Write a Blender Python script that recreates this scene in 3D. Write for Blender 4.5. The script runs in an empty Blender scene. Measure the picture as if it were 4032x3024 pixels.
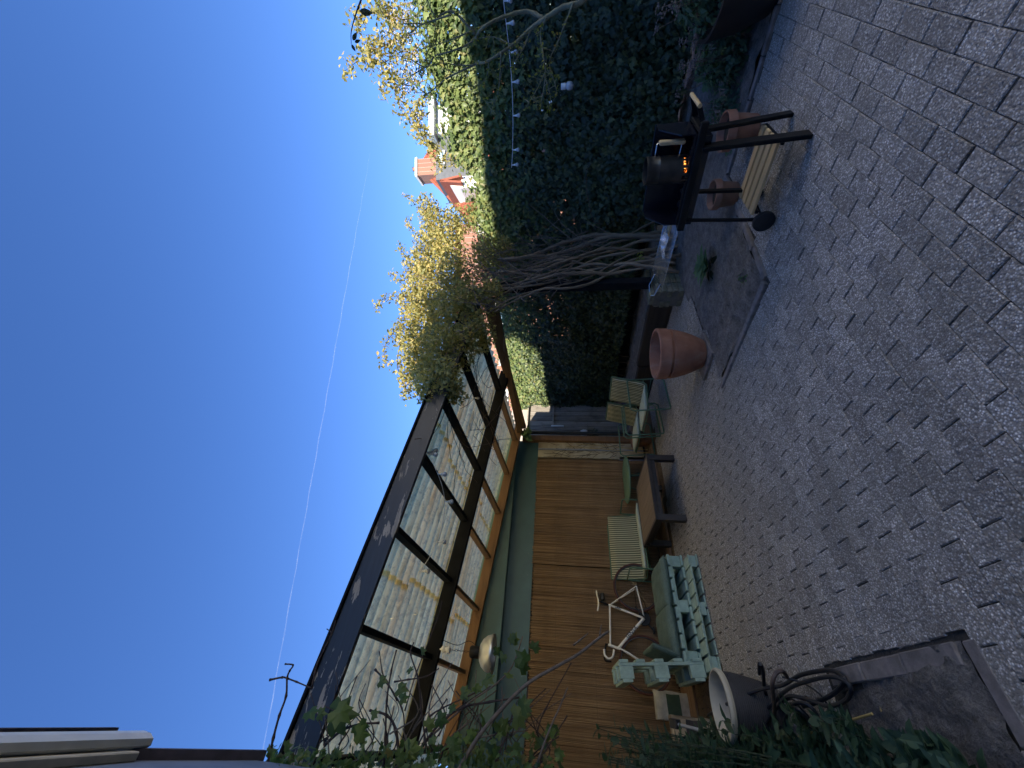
import bpy, bmesh, math, random
import numpy as np
from mathutils import Vector, Matrix, Quaternion
random.seed(7); RNG = np.random.default_rng(11)
SC = bpy.context.scene
COL = SC.collection
# ------------------------------------------------------------------ camera
# site axes: X along the paving rows, Y across the garden towards the shed, Z up (metres)
F_PX, W_PX, H_PX = 1560.0, 4032.0, 3024.0
PITCH = math.atan(204 / F_PX); HEAD = math.radians(40.5); EYE = 1.6
_fh = Vector((math.sin(HEAD), math.cos(HEAD), 0)); _rt = Vector((math.cos(HEAD), -math.sin(HEAD), 0))
_fw = _fh * math.cos(PITCH) + Vector((0, 0, math.sin(PITCH)))
_up = -_fh * math.sin(PITCH) + Vector((0, 0, math.cos(PITCH)))
cam = bpy.data.cameras.new('camera'); camo = bpy.data.objects.new('camera', cam); COL.objects.link(camo)
m = Matrix.Identity(4)                       # the phone was held upright, the picture is stored sideways
for i in range(3):
    m[i][0] = -_up[i]; m[i][1] = _rt[i]; m[i][2] = -_fw[i]
m[2][3] = EYE
camo.matrix_world = m
cam.sensor_fit = 'HORIZONTAL'; cam.sensor_width = 36.0; cam.lens = 36.0 * F_PX / W_PX
cam.clip_start = 0.05; cam.clip_end = 30000
SC.camera = camo
# ------------------------------------------------------------------ light
SUN_AZ = math.radians(38.0); SUN_TAN = 0.394
trav = Vector((math.cos(SUN_AZ), math.sin(SUN_AZ), -SUN_TAN)).normalized()
SUN_EL = math.atan(SUN_TAN)
w = bpy.data.worlds.new('World'); SC.world = w; w.use_nodes = True
nt = w.node_tree; nt.nodes.clear()
sky = nt.nodes.new('ShaderNodeTexSky'); sky.sky_type = 'NISHITA'; sky.sun_disc = False
sky.sun_elevation = SUN_EL
sky.sun_rotation = math.atan2(-trav.x, -trav.y)
sky.air_density = 1.0; sky.dust_density = 0.0; sky.ozone_density = 3.0; sky.altitude = 2000
bg = nt.nodes.new('ShaderNodeBackground'); bg.inputs[1].default_value = 0.062
out = nt.nodes.new('ShaderNodeOutputWorld')
hs_ = nt.nodes.new('ShaderNodeHueSaturation'); hs_.inputs['Hue'].default_value = 0.512; hs_.inputs['Saturation'].default_value = 1.17
nt.links.new(sky.outputs[0], hs_.inputs['Color']); nt.links.new(hs_.outputs[0], bg.inputs[0]); nt.links.new(bg.outputs[0], out.inputs[0])
sl = bpy.data.lights.new('sun', 'SUN'); sl.energy = 2.7; sl.angle = math.radians(0.53); sl.color = (1.0, 0.90, 0.74)
so = bpy.data.objects.new('sun', sl); COL.objects.link(so)
so.rotation_mode = 'QUATERNION'; so.rotation_quaternion = trav.to_track_quat('-Z', 'Y')
SC.view_settings.view_transform = 'Standard'; SC.view_settings.look = 'None'
SC.view_settings.exposure = 2.42; SC.view_settings.gamma = 1.0
SC.view_settings.use_curve_mapping = False
# ------------------------------------------------------------------ pixel -> place
S_ = W_PX / 2212.0
def ray(x, y):
    a = (1512 - y * S_) / F_PX; b = (2016 - x * S_) / F_PX
    return _fw + _rt * a + _up * b
def on(ax, v, x, y):
    d = ray(x, y); o = Vector((0, 0, EYE)); return o + d * ((v - o[ax]) / d[ax])
def oc(c, x, y): return on(1, c, x, y)
def orr(r, x, y): return on(0, r, x, y)
def gz(x, y, z=0.0): return on(2, z, x, y)
def far(D, x, y):                       # a point D metres ahead along the horizontal view direction
    d = ray(x, y); return Vector((0, 0, EYE)) + d * (D / d.dot(_fh))
# ------------------------------------------------------------------ mesh helpers
class MB:
    def __init__(s): s.v = []; s.f = []; s.mi = []
    def add(s, vs, fs, mi=0):
        o = len(s.v); s.v += [tuple(p) for p in vs]
        for f in fs: s.f.append(tuple(o + i for i in f)); s.mi.append(mi)
        return s
    def box(s, lo, hi, mi=0, R=None, bev=0.0):
        lo = Vector(lo); hi = Vector(hi); c = (lo + hi) / 2; h = (hi - lo) / 2
        if bev <= 0:
            vs = [Vector((sx * h.x, sy * h.y, sz * h.z)) for sz in (-1, 1) for sy in (-1, 1) for sx in (-1, 1)]
            fs = [(0, 2, 3, 1), (4, 5, 7, 6), (0, 1, 5, 4), (2, 6, 7, 3), (0, 4, 6, 2), (1, 3, 7, 5)]
        else:
            b = min(bev, h.x * .9, h.y * .9, h.z * .9); vs = []; fs = []
            idx = {}
            for sx in (-1, 1):
                for sy in (-1, 1):
                    for sz in (-1, 1):
                        for ax in range(3):
                            p = [sx * h.x, sy * h.y, sz * h.z]
                            for k in range(3):
                                if k != ax: p[k] -= (sx, sy, sz)[k] * b
                            idx[(sx, sy, sz, ax)] = len(vs); vs.append(Vector(p))
            g = lambda sx, sy, sz, ax: idx[(sx, sy, sz, ax)]
            for s1 in (-1, 1):
                q = [(s1, -1, -1), (s1, 1, -1), (s1, 1, 1), (s1, -1, 1)]
                fs.append(tuple(g(*t, 0) for t in (q if s1 > 0 else q[::-1])))
                q = [(-1, s1, -1), (-1, s1, 1), (1, s1, 1), (1, s1, -1)]
                fs.append(tuple(g(*t, 1) for t in (q if s1 > 0 else q[::-1])))
                q = [(-1, -1, s1), (1, -1, s1), (1, 1, s1), (-1, 1, s1)]
                fs.append(tuple(g(*t, 2) for t in (q if s1 > 0 else q[::-1])))
            for a in (-1, 1):
                for b2 in (-1, 1):
                    fs.append((g(a, b2, -1, 0), g(a, b2, 1, 0), g(a, b2, 1, 1), g(a, b2, -1, 1))[::(-1 if a * b2 > 0 else 1)][::-1])
                    fs.append((g(a, -1, b2, 0), g(a, 1, b2, 0), g(a, 1, b2, 2), g(a, -1, b2, 2))[::(1 if a * b2 > 0 else -1)][::-1])
                    fs.append((g(-1, a, b2, 1), g(1, a, b2, 1), g(1, a, b2, 2), g(-1, a, b2, 2))[::(-1 if a * b2 > 0 else 1)][::-1])
            for sx in (-1, 1):
                for sy in (-1, 1):
                    for sz in (-1, 1):
                        t = (g(sx, sy, sz, 0), g(sx, sy, sz, 1), g(sx, sy, sz, 2))
                        fs.append(t if sx * sy * sz > 0 else t[::-1])
        if R is not None: vs = [R @ p for p in vs]
        return s.add([c + p for p in vs], fs, mi)
    def bar(s, a, b, wd, ht, mi=0, up=(0, 0, 1), bev=0.0):          # a rectangular bar from a to b
        a = Vector(a); b = Vector(b); d = (b - a); L = d.length; d.normalize()
        u = Vector(up); sd = d.cross(u)
        if sd.length < 1e-5: sd = d.cross(Vector((1, 0, 0)))
        sd.normalize(); u = sd.cross(d).normalized()
        R = Matrix((d, sd, u)).transposed(); c = (a + b) / 2
        h = Vector((L / 2, wd / 2, ht / 2))
        return s.box(c - h, c + h, mi, R, bev)
    def tube(s, pts, rad, seg=8, mi=0, caps=True, closed=False):
        pts = [Vector(p) for p in pts]; n = len(pts)
        if not isinstance(rad, (list, tuple)): rad = [rad] * n
        o = len(s.v); ref = None
        for i, p in enumerate(pts):
            if closed: d = pts[(i + 1) % n] - pts[i - 1]
            else: d = pts[min(i + 1, n - 1)] - pts[max(i - 1, 0)]
            if d.length < 1e-9: d = Vector((0, 0, 1))
            d.normalize()
            if ref is None:
                ref = Vector((0, 0, 1)) if abs(d.z) < .9 else Vector((1, 0, 0))
            u = (ref - d * ref.dot(d))
            if u.length < 1e-6: u = d.orthogonal()
            u.normalize(); ref = u; v = d.cross(u)
            for k in range(seg):
                a = 2 * math.pi * k / seg
                s.v.append(tuple(p + (u * math.cos(a) + v * math.sin(a)) * rad[i]))
        for i in range(n if closed else n - 1):
            j = (i + 1) % n
            for k in range(seg):
                k2 = (k + 1) % seg
                s.f.append((o + i * seg + k, o + i * seg + k2, o + j * seg + k2, o + j * seg + k)); s.mi.append(mi)
        if caps and not closed:
            s.f.append(tuple(o + k for k in range(seg))[::-1]); s.mi.append(mi)
            s.f.append(tuple(o + (n - 1) * seg + k for k in range(seg))); s.mi.append(mi)
        return s
    def lathe(s, prof, c=(0, 0, 0), seg=32, mi=0, R=None, cap0=True, cap1=True):
        o = len(s.v); c = Vector(c); n = len(prof)
        for (r, z) in prof:
            for k in range(seg):
                a = 2 * math.pi * k / seg; p = Vector((r * math.cos(a), r * math.sin(a), z))
                if R is not None: p = R @ p
                s.v.append(tuple(c + p))
        for i in range(n - 1):
            for k in range(seg):
                k2 = (k + 1) % seg
                s.f.append((o + i * seg + k, o + i * seg + k2, o + (i + 1) * seg + k2, o + (i + 1) * seg + k)); s.mi.append(mi)
        if cap0: s.f.append(tuple(o + k for k in range(seg))[::-1]); s.mi.append(mi)
        if cap1: s.f.append(tuple(o + (n - 1) * seg + k for k in range(seg))); s.mi.append(mi)
        return s
    def prism(s, poly, axis, lo, hi, mi=0):       # polygon in the two other axes, extruded along axis
        n = len(poly); vs = []
        for t in (lo, hi):
            for (a, b) in poly:
                p = [0, 0, 0]; p[axis] = t; q = [i for i in range(3) if i != axis]; p[q[0]] = a; p[q[1]] = b; vs.append(p)
        fs = [tuple(range(n))[::-1], tuple(range(n, 2 * n))] + [(i, (i + 1) % n, n + (i + 1) % n, n + i) for i in range(n)]
        return s.add(vs, fs, mi)
    def build(s, name, mat, parent=None, smooth=False, recalc=True):
        me = bpy.data.meshes.new(name); me.from_pydata(s.v, [], s.f)
        for mm in (mat if isinstance(mat, (list, tuple)) else [mat]): me.materials.append(mm)
        if any(s.mi): me.polygons.foreach_set('material_index', s.mi)
        if recalc:
            b = bmesh.new(); b.from_mesh(me); bmesh.ops.recalc_face_normals(b, faces=b.faces); b.to_mesh(me); b.free()
        if smooth:
            me.polygons.foreach_set('use_smooth', [True] * len(me.polygons))
            if smooth != 'all': me.set_sharp_from_angle(angle=math.radians(38))
        o = bpy.data.objects.new(name, me); COL.objects.link(o)
        if parent is not None: o.parent = parent
        return o
def tag(o, label=None, cat=None, group=None, kind=None):
    if label: o['label'] = label
    if cat: o['category'] = cat
    if group: o['group'] = group
    if kind: o['kind'] = kind
    return o
def thing(name, label, cat, loc=(0, 0, 0), rz=0.0, group=None):
    o = bpy.data.objects.new(name, None); COL.objects.link(o)
    o.location = loc; o.rotation_euler = (0, 0, rz); o.empty_display_size = .1
    return tag(o, label, cat, group)
def copy_tree(o, parent=None):
    c = o.copy(); COL.objects.link(c); c.parent = parent
    for ch in [x for x in o.children]: copy_tree(ch, c)
    return c
def piece(src, name, parent, loc, R=None, scale=(1, 1, 1)):          # an object that shares its mesh with a sibling
    o = bpy.data.objects.new(name, src); COL.objects.link(o); o.parent = parent
    M = Matrix.Translation(Vector(loc)) @ (R.to_4x4() if R is not None else Matrix.Identity(4)) @ Matrix.Diagonal((*scale, 1))
    o.matrix_local = M
    return o
def smooth_path(pts, n=6):                      # Catmull-Rom
    pts = [Vector(p) for p in pts]; out = []
    P = [pts[0] * 2 - pts[1]] + pts + [pts[-1] * 2 - pts[-2]]
    for i in range(1, len(P) - 2):
        for k in range(n):
            t = k / n; a, b, c, d = P[i - 1], P[i], P[i + 1], P[i + 2]
            out.append(.5 * ((2 * b) + (c - a) * t + (2 * a - 5 * b + 4 * c - d) * t * t + (3 * b - a - 3 * c + d) * t ** 3))
    out.append(pts[-1]); return out
def lerp(a, b, t): return a + (b - a) * t
# ------------------------------------------------------------------ scattered leaves (numpy)
def leaf_shape(kind):
    if kind == 'ivy':
        o = [(0, 0), (.30, -.10), (.48, .18), (.26, .34), (.30, .58), (.10, .60), (0, 1.0), (-.10, .60), (-.30, .58), (-.26, .34), (-.48, .18), (-.30, -.10)]
        v = [(0, .30, .05)] + [(x, y, -.12 * abs(x) - .10 * y * y) for x, y in o]
        n = len(o); f = [(0, 1 + i, 1 + (i + 1) % n) for i in range(n)]
    elif kind == 'oval':
        o = [(0, 0), (.16, .15), (.25, .42), (.17, .72), (0, 1.0), (-.17, .72), (-.25, .42), (-.16, .15)]
        v = [(x, y, .20 * abs(x) - .18 * y * y) for x, y in o]; v.append((0, .45, -.04))
        f = [(8, i, (i + 1) % 8) for i in range(8)]
    elif kind == 'small':
        v = [(0, 0, 0), (.30, .45, .07), (0, 1, -.1), (-.30, .45, .07)]; f = [(0, 1, 2), (0, 2, 3)]
    elif kind == 'grape':
        o = [(0, 0), (.35, -.18), (.62, .10), (.45, .25), (.60, .62), (.24, .58), (.16, .72), (0, 1.05), (-.16, .72), (-.24, .58), (-.60, .62), (-.45, .25), (-.62, .10), (-.35, -.18)]
        v = [(0, .3, .06)] + [(x, y, -.10 * abs(x) - .14 * y * y + .03 * math.sin(9 * x)) for x, y in o]
        n = len(o); f = [(0, 1 + i, 1 + (i + 1) % n) for i in range(n)]
    return np.array(v, float), f
def frames(nrm, tip):
    nrm = nrm / np.linalg.norm(nrm, axis=1, keepdims=True)
    y = tip - nrm * np.sum(tip * nrm, axis=1, keepdims=True)
    y /= np.linalg.norm(y, axis=1, keepdims=True) + 1e-9
    x = np.cross(y, nrm); return x, y, nrm
def scatter(name, kind, pos, nrm, tip, size, mat, parent=None):
    V, Fc = leaf_shape(kind); n = len(pos); k = len(V)
    x, y, z = frames(np.asarray(nrm, float), np.asarray(tip, float)); size = np.asarray(size, float)
    P = (V[None, :, 0, None] * x[:, None] + V[None, :, 1, None] * y[:, None] + V[None, :, 2, None] * z[:, None]) * size[:, None, None] + np.asarray(pos)[:, None]
    Fa = np.array(Fc); nf = len(Fa)
    loops = (Fa[None] + (np.arange(n) * k)[:, None, None]).reshape(-1).astype(np.int32)
    me = bpy.data.meshes.new(name)
    me.vertices.add(n * k); me.vertices.foreach_set('co', P.reshape(-1).astype(np.float32))
    me.loops.add(len(loops)); me.loops.foreach_set('vertex_index', loops)
    me.polygons.add(n * nf); me.polygons.foreach_set('loop_start', np.arange(n * nf, dtype=np.int32) * 3)
    me.polygons.foreach_set('loop_total', np.full(n * nf, 3, dtype=np.int32))
    me.update(calc_edges=True); me.materials.append(mat)
    o = bpy.data.objects.new(name, me); COL.objects.link(o)
    if parent is not None: o.parent = parent
    return o
_leafmesh = {}
def leaf_piece(kind, mat, name, parent, pos, nrm, tip, size):
    key = (kind, mat.name, name)
    if key not in _leafmesh:
        V, Fc = leaf_shape(kind); me = bpy.data.meshes.new(name); me.from_pydata([tuple(v) for v in V], [], Fc); me.materials.append(mat); _leafmesh[key] = me
    x, y, z = frames(np.array([nrm], float), np.array([tip], float))
    R = Matrix((x[0], y[0], z[0])).transposed()
    return piece(_leafmesh[key], name, parent, pos, R, (size,) * 3)
def foliage(parent, kind, pos, nrm, tip, size, mat, leafname='leaf', massname='foliage', keep=300):
    """the leaves that show largest as single parts, the rest as one mass"""
    pos = np.asarray(pos); size = np.asarray(size)
    d = np.linalg.norm(pos - np.array([0, 0, EYE]), axis=1); fw = pos @ np.array(_fh)
    score = np.where(fw > .2, size / d, 0); order = np.argsort(-score); k = min(keep, len(order))
    for i in order[:k]: leaf_piece(kind, mat, leafname, parent, pos[i], nrm[i], tip[i], float(size[i]))
    rest = order[k:]
    if len(rest):
        o = scatter(massname, kind, pos[rest], np.asarray(nrm)[rest], np.asarray(tip)[rest], size[rest], mat, parent); o['kind'] = 'stuff'
def nscale(a, lo, hi): return lo + (hi - lo) * a
# ------------------------------------------------------------------ materials
MATS = {}
class NT:
    def __init__(s, name):
        s.m = bpy.data.materials.new(name); s.m.use_nodes = True; s.t = s.m.node_tree; s.t.nodes.clear()
        s.o = s.t.nodes.new('ShaderNodeOutputMaterial'); MATS[name] = s.m
    def n(s, typ, **kw):
        nd = s.t.nodes.new(typ)
        for k, v in kw.items(): setattr(nd, k, v)
        return nd
    def L(s, a, b): s.t.links.new(a, b)
    def coord(s, kind='pos', scale=(1, 1, 1), rot=(0, 0, 0)):
        if kind == 'pos': src = s.n('ShaderNodeNewGeometry').outputs['Position']
        else: src = s.n('ShaderNodeTexCoord').outputs['Object']
        mp = s.n('ShaderNodeMapping'); mp.inputs['Scale'].default_value = scale; mp.inputs['Rotation'].default_value = rot
        s.L(src, mp.inputs[0]); return mp.outputs[0]
    def noise(s, co, scale, detail=4, rough=.55, dist=0.0):
        nd = s.n('ShaderNodeTexNoise'); nd.inputs['Scale'].default_value = scale; nd.inputs['Detail'].default_value = detail
        nd.inputs['Roughness'].default_value = rough; nd.inputs['Distortion'].default_value = dist; s.L(co, nd.inputs['Vector']); return nd.outputs['Fac']
    def voro(s, co, scale, feat='F1', out='Distance'):
        nd = s.n('ShaderNodeTexVoronoi'); nd.feature = feat; nd.inputs['Scale'].default_value = scale; s.L(co, nd.inputs['Vector']); return nd.outputs[out]
    def ramp(s, fac, stops, interp='LINEAR'):
        nd = s.n('ShaderNodeValToRGB'); nd.color_ramp.interpolation = interp; e = nd.color_ramp.elements
        while len(e) < len(stops): e.new(.5)
        for i, (p, c) in enumerate(stops):
            e[i].position = p; e[i].color = (c, c, c, 1) if isinstance(c, (int, float)) else (*c, 1)
        s.L(fac, nd.inputs[0]); return nd.outputs[0]
    def mix(s, fac, a, b, mode='MIX'):
        nd = s.n('ShaderNodeMix', data_type='RGBA', blend_type=mode)
        for sock, v in ((nd.inputs[0], fac), (nd.inputs[6], a), (nd.inputs[7], b)):
            if hasattr(v, 'is_linked') or hasattr(v, 'links'): s.L(v, sock)
            elif isinstance(v, (int, float)): sock.default_value = v if sock == nd.inputs[0] else (v, v, v, 1)
            else: sock.default_value = (*v, 1)
        return nd.outputs[2]
    def math(s, op, a, b=0.0):
        nd = s.n('ShaderNodeMath', operation=op)
        for sock, v in ((nd.inputs[0], a), (nd.inputs[1], b)):
            if isinstance(v, (int, float)): sock.default_value = v
            else: s.L(v, sock)
        return nd.outputs[0]
    def rnd(s): return s.n('ShaderNodeObjectInfo').outputs['Random']
    def island(s): return s.n('ShaderNodeNewGeometry').outputs['Random Per Island']
    def bump(s, h, strength=.4, dist=.01):
        nd = s.n('ShaderNodeBump'); nd.inputs['Strength'].default_value = strength; nd.inputs['Distance'].default_value = dist; s.L(h, nd.inputs['Height']); return nd.outputs[0]
    def bsdf(s, col, rough=.7, metal=0.0, normal=None, spec=.5, emit=None, estr=0.0):
        b = s.n('ShaderNodeBsdfPrincipled')
        for sock, v in ((b.inputs['Base Color'], col), (b.inputs['Roughness'], rough)):
            if isinstance(v, (int, float)): sock.default_value = v
            elif isinstance(v, (tuple, list)): sock.default_value = (*v, 1)
            else: s.L(v, sock)
        b.inputs['Metallic'].default_value = metal; b.inputs['Specular IOR Level'].default_value = spec
        if normal is not None: s.L(normal, b.inputs['Normal'])
        if emit: b.inputs['Emission Color'].default_value = (*emit, 1); b.inputs['Emission Strength'].default_value = estr
        return b
    def done(s, sh): s.L(sh.outputs[0], s.o.inputs[0]); return s.m
def simple(name, c, rough=.6, metal=0.0, var=.18, scale=14, bump=.15, spec=.5, dirt=None):
    t = NT(name); co = t.coord('pos'); nz = t.noise(co, scale, 5)
    lo = tuple(x * (1 - var) for x in c); hi = tuple(min(1, x * (1 + var)) for x in c)
    col = t.ramp(nz, [(.3, lo), (.7, hi)])
    if dirt:
        n2 = t.noise(co, scale * .3, 6, .65); col = t.mix(t.ramp(n2, [(.48, 0.0), (.72, .75)]), col, dirt)
    return t.done(t.bsdf(col, rough, metal, t.bump(t.noise(co, scale * 5, 3), bump, .004), spec))
def wood(name, c1, c2, rough=.75, axis=0, scale=5, bump=.3, wear=None, obj=True):
    t = NT(name); sc = [scale * 5] * 3; sc[axis] = scale * .35
    co = t.coord('obj' if obj else 'pos', tuple(sc)); off = t.n('ShaderNodeVectorMath', operation='ADD'); t.L(co, off.inputs[0])
    rr = t.math('MULTIPLY', t.rnd(), 37.0); cmb = t.n('ShaderNodeCombineXYZ'); [t.L(rr, cmb.inputs[i]) for i in range(3)]; t.L(cmb.outputs[0], off.inputs[1])
    nz = t.noise(off.outputs[0], 1.0, 6, .65, .6); col = t.ramp(nz, [(.3, c1), (.72, c2)])
    col = t.mix(.35, col, t.ramp(t.rnd(), [(0, c1), (1, c2)]))
    if wear:
        n2 = t.noise(t.coord('pos'), 3.0, 6, .7); col = t.mix(t.ramp(n2, [(.5, 0.0), (.7, .8)]), col, wear)
    return t.done(t.bsdf(col, rough, 0, t.bump(nz, bump, .004)))
def leafmat(name, c1, c2, trans=.45, rough=.5, dead=None, island=True, spec=.35, tcol=1.35):
    t = NT(name); rv = t.island() if island else t.rnd()
    stops = [(0, c1), (1, c2)] if not dead else [(0, c1), (.80, c2), (1, dead)]
    col = t.ramp(rv, stops)
    nz = t.noise(t.coord('pos'), 30, 2); col = t.mix(t.ramp(nz, [(.3, 0.0), (.8, .3)]), col, tuple(x * .55 for x in c1))
    b = t.bsdf(col, rough, 0, None, spec); tr = t.n('ShaderNodeBsdfTranslucent')
    tc = t.mix(1.0, col, (tcol, tcol * 1.02, tcol * .55), 'MULTIPLY'); t.L(tc, tr.inputs[0])
    mx = t.n('ShaderNodeMixShader'); mx.inputs[0].default_value = trans; t.L(b.outputs[0], mx.inputs[1]); t.L(tr.outputs[0], mx.inputs[2])
    return t.done(mx)

# exposed aggregate paving
def m_paver():
    t = NT('aggregate_paver'); co = t.coord('pos')
    cell = t.n('ShaderNodeTexVoronoi'); cell.inputs['Scale'].default_value = 108; t.L(co, cell.inputs['Vector'])
    stone = t.ramp(t.n('ShaderNodeSeparateColor').outputs[0] if False else cell.outputs['Color'], [(.16, (.15, .135, .12)), (.40, (.37, .34, .31)), (.64, (.58, .545, .50)), (.90, (.95, .92, .88))])
    gap = t.ramp(cell.outputs['Distance'], [(.30, 0.0), (.62, .8)])
    col = t.mix(gap, stone, (.22, .195, .165))
    big = t.noise(co, 1.3, 5, .6); col = t.mix(t.ramp(big, [(.42, 0.0), (.70, .42)]), col, (.24, .22, .175))
    mid = t.noise(co, 7, 4, .6); col = t.mix(t.ramp(mid, [(.35, .30), (.65, 0.0)]), col, (.22, .20, .17))
    col = t.mix(.5, col, t.mix(1.0, col, t.ramp(t.rnd(), [(0, .62), (.5, 1.0), (1, 1.25)]), 'MULTIPLY'))
    hb = t.ramp(cell.outputs['Distance'], [(0.0, 1.0), (.75, 0.0)])
    return t.done(t.bsdf(col, .62, 0, t.bump(hb, .6, .005), .5))
def m_soil(name, c1, c2, bump=1.0):
    t = NT(name); co = t.coord('pos'); a = t.noise(co, 9, 8, .7); b = t.noise(co, 55, 5, .7)
    col = t.ramp(a, [(.3, c1), (.7, c2)]); col = t.mix(t.ramp(b, [(.35, .5), (.6, 0.0)]), col, tuple(x * .4 for x in c1))
    return t.done(t.bsdf(col, .95, 0, t.bump(t.math('ADD', a, b), bump, .03), .2))
def m_terracotta(name, c1, c2, stain):
    t = NT(name); co = t.coord('pos'); a = t.noise(co, 6, 6, .6); col = t.ramp(a, [(.3, c1), (.7, c2)])
    st = t.noise(t.coord('pos', (9, 9, 2.2)), 1.0, 6, .65); col = t.mix(t.ramp(st, [(.5, 0.0), (.75, .55)]), col, stain)
    return t.done(t.bsdf(col, .85, 0, t.bump(t.noise(co, 70, 3), .2, .003), .25))
def m_peel(name, paint, bare):
    t = NT(name); co = t.coord('pos', (1.0, 6, 6)); a = t.noise(co, 3.0, 8, .62, .3); b = t.noise(t.coord('pos'), .9, 3)
    v = t.math('ADD', t.math('MULTIPLY', a, .75), t.math('MULTIPLY', b, .25))
    mk = t.ramp(v, [(.542, 0.0), (.552, 1.0)]); mk2 = t.ramp(v, [(.525, 0.0), (.545, 1.0)])
    base = t.ramp(t.noise(t.coord('pos', (.6, 8, 8)), 5, 4), [(.3, tuple(x * .75 for x in paint)), (.7, tuple(x * 1.3 for x in paint))])
    grain = t.ramp(t.noise(t.coord('pos', (2, 60, 60)), 1.5, 4), [(.3, tuple(x * .5 for x in bare)), (.7, bare)])
    col = t.mix(mk, base, grain)
    ro = t.ramp(mk, [(0, .42), (1, .9)])
    return t.done(t.bsdf(col, ro, 0, t.bump(mk2, -.5, .004), .45))
def m_corrugated():
    t = NT('corrugated_sheet'); co = t.coord('pos', (.8, 6, 1)); a = t.noise(co, 1.7, 8, .68, .4); co2 = t.coord('pos'); b = t.noise(co2, 16, 6, .7); s2 = t.noise(t.coord('pos', (.25, 3.2, 1)), 1.3, 3)
    col = t.ramp(a, [(.26, (.50, .35, .14)), (.44, (.86, .68, .32)), (.66, (.97, .86, .46))])
    col = t.mix(t.ramp(b, [(.36, .6), (.52, 0.0)]), col, (.34, .28, .17))
    col = t.mix(t.ramp(s2, [(.55, 0.0), (.68, .7)]), col, (.74, .54, .22))
    d = t.n('ShaderNodeBsdfDiffuse'); t.L(col, d.inputs[0]); tr = t.n('ShaderNodeBsdfTranslucent'); t.L(col, tr.inputs[0])
    mx = t.n('ShaderNodeMixShader'); mx.inputs[0].default_value = .78; t.L(d.outputs[0], mx.inputs[1]); t.L(tr.outputs[0], mx.inputs[2])
    return t.done(mx)
def m_reed():
    t = NT('reed'); co = t.coord('pos', (150, 150, 1.2)); a = t.noise(co, 1.0, 3, .6); b = t.noise(t.coord('pos', (1.5, 1.5, 3)), 1.2, 4)
    col = t.ramp(a, [(.28, (.13, .084, .048)), (.5, (.32, .215, .125)), (.72, (.52, .38, .235))])
    col = t.mix(t.ramp(b, [(.4, 0.0), (.7, .35)]), col, (.14, .085, .045))
    col = t.mix(.6, col, t.mix(1.0, col, t.ramp(t.island(), [(0, .66), (1, 1.25)]), 'MULTIPLY'))
    return t.done(t.bsdf(col, .6, 0, None, .35))
def m_brick(name, c1, c2, mortar, scale=1.0):
    t = NT(name); co = t.n('ShaderNodeTexCoord').outputs['Object']
    b = t.n('ShaderNodeTexBrick'); b.inputs['Scale'].default_value = scale; b.inputs['Brick Width'].default_value = .22; b.inputs['Row Height'].default_value = .065
    b.inputs['Mortar Size'].default_value = .008; b.inputs['Color1'].default_value = (*c1, 1); b.inputs['Color2'].default_value = (*c2, 1); b.inputs['Mortar'].default_value = (*mortar, 1)
    t.L(co, b.inputs['Vector']); return t.done(t.bsdf(b.outputs['Color'], .85))
PAVER = m_paver()
SOIL = m_soil('bed_soil', (.14, .128, .115), (.36, .335, .305))
JOINT = m_soil('joint_sand', (.05, .045, .038), (.11, .10, .085), .5)
BROWN_FLOOR = m_soil('brown_floor', (.09, .062, .036), (.17, .12, .07), .5)
KERB = simple('kerb_concrete', (.22, .195, .18), .85, 0, .25, 20, .4, .3, (.11, .10, .085))
TERRA = m_terracotta('terracotta', (.23, .105, .068), (.34, .17, .115), (.36, .28, .23))
TERRA2 = m_terracotta('terracotta_dark', (.20, .105, .070), (.30, .16, .105), (.20, .17, .14))
BLACKM = simple('black_steel', (.006, .0065, .008), .5, .0, .3, 30, .1, .25)
BLACKG = simple('black_enamel', (.010, .011, .018), .25, .0, .3, 10, .05, .6)
RUBBER = simple('black_rubber', (.016, .016, .018), .6, 0, .25, 30, .2)
STEEL = simple('chimney_steel', (.075, .072, .068), .38, .7, .35, 12, .1, .5, (.10, .09, .08))
CHROME = simple('chrome_wire', (.75, .76, .78), .18, 1.0, .05, 20, .0)
FOIL = simple('foil', (.82, .83, .86), .22, 1.0, .1, 60, 1.0)
PINE = wood('pine', (.46, .32, .15), (.66, .50, .28), .6, 1, 6, .2)
PINE_X = wood('pine_across', (.46, .32, .15), (.66, .50, .28), .6, 0, 6, .2)
TABLEW = wood('table_top_wood', (.10, .072, .050), (.26, .195, .14), .55, 1, 4, .15)
TABLEF = wood('table_frame_wood', (.022, .018, .018), (.050, .042, .042), .6, 2, 5, .15)
MINT = simple('mint_paint', (.33, .45, .39), .7, 0, .16, 16, .45, .3, (.21, .30, .26))
CUSH = simple('green_grey_fabric', (.115, .165, .145), .95, 0, .16, 40, .5, .15)
GREENT = simple('green_tube', (.075, .15, .095), .45, 0, .15, 20, .05)
GREENTOP = simple('green_table_paint', (.12, .21, .14), .55, 0, .15, 12, .1)
TEAL = simple('teal_board', (.050, .115, .125), .42, 0, .12, 4, .06, .5)
NAVYW = m_peel('peeling_navy', (.010, .014, .020), (.36, .31, .25))
NAVYP = simple('dark_beam_paint', (.009, .010, .013), .85, 0, .3, 9, .25, .12)
PURL = wood('brown_timber', (.10, .052, .024), (.24, .13, .065), .7, 0, 4, .3, None, False)
PURLY = wood('brown_timber_across', (.08, .045, .024), (.20, .12, .065), .7, 1, 4, .3, None, False)
CORR = m_corrugated()
REED = m_reed()
CREAM = simple('cream_board', (.50, .44, .31), .8, 0, .15, 6, .2, .3, (.25, .17, .09))
GREYB = simple('grey_board', (.18, .18, .20), .7)
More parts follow.
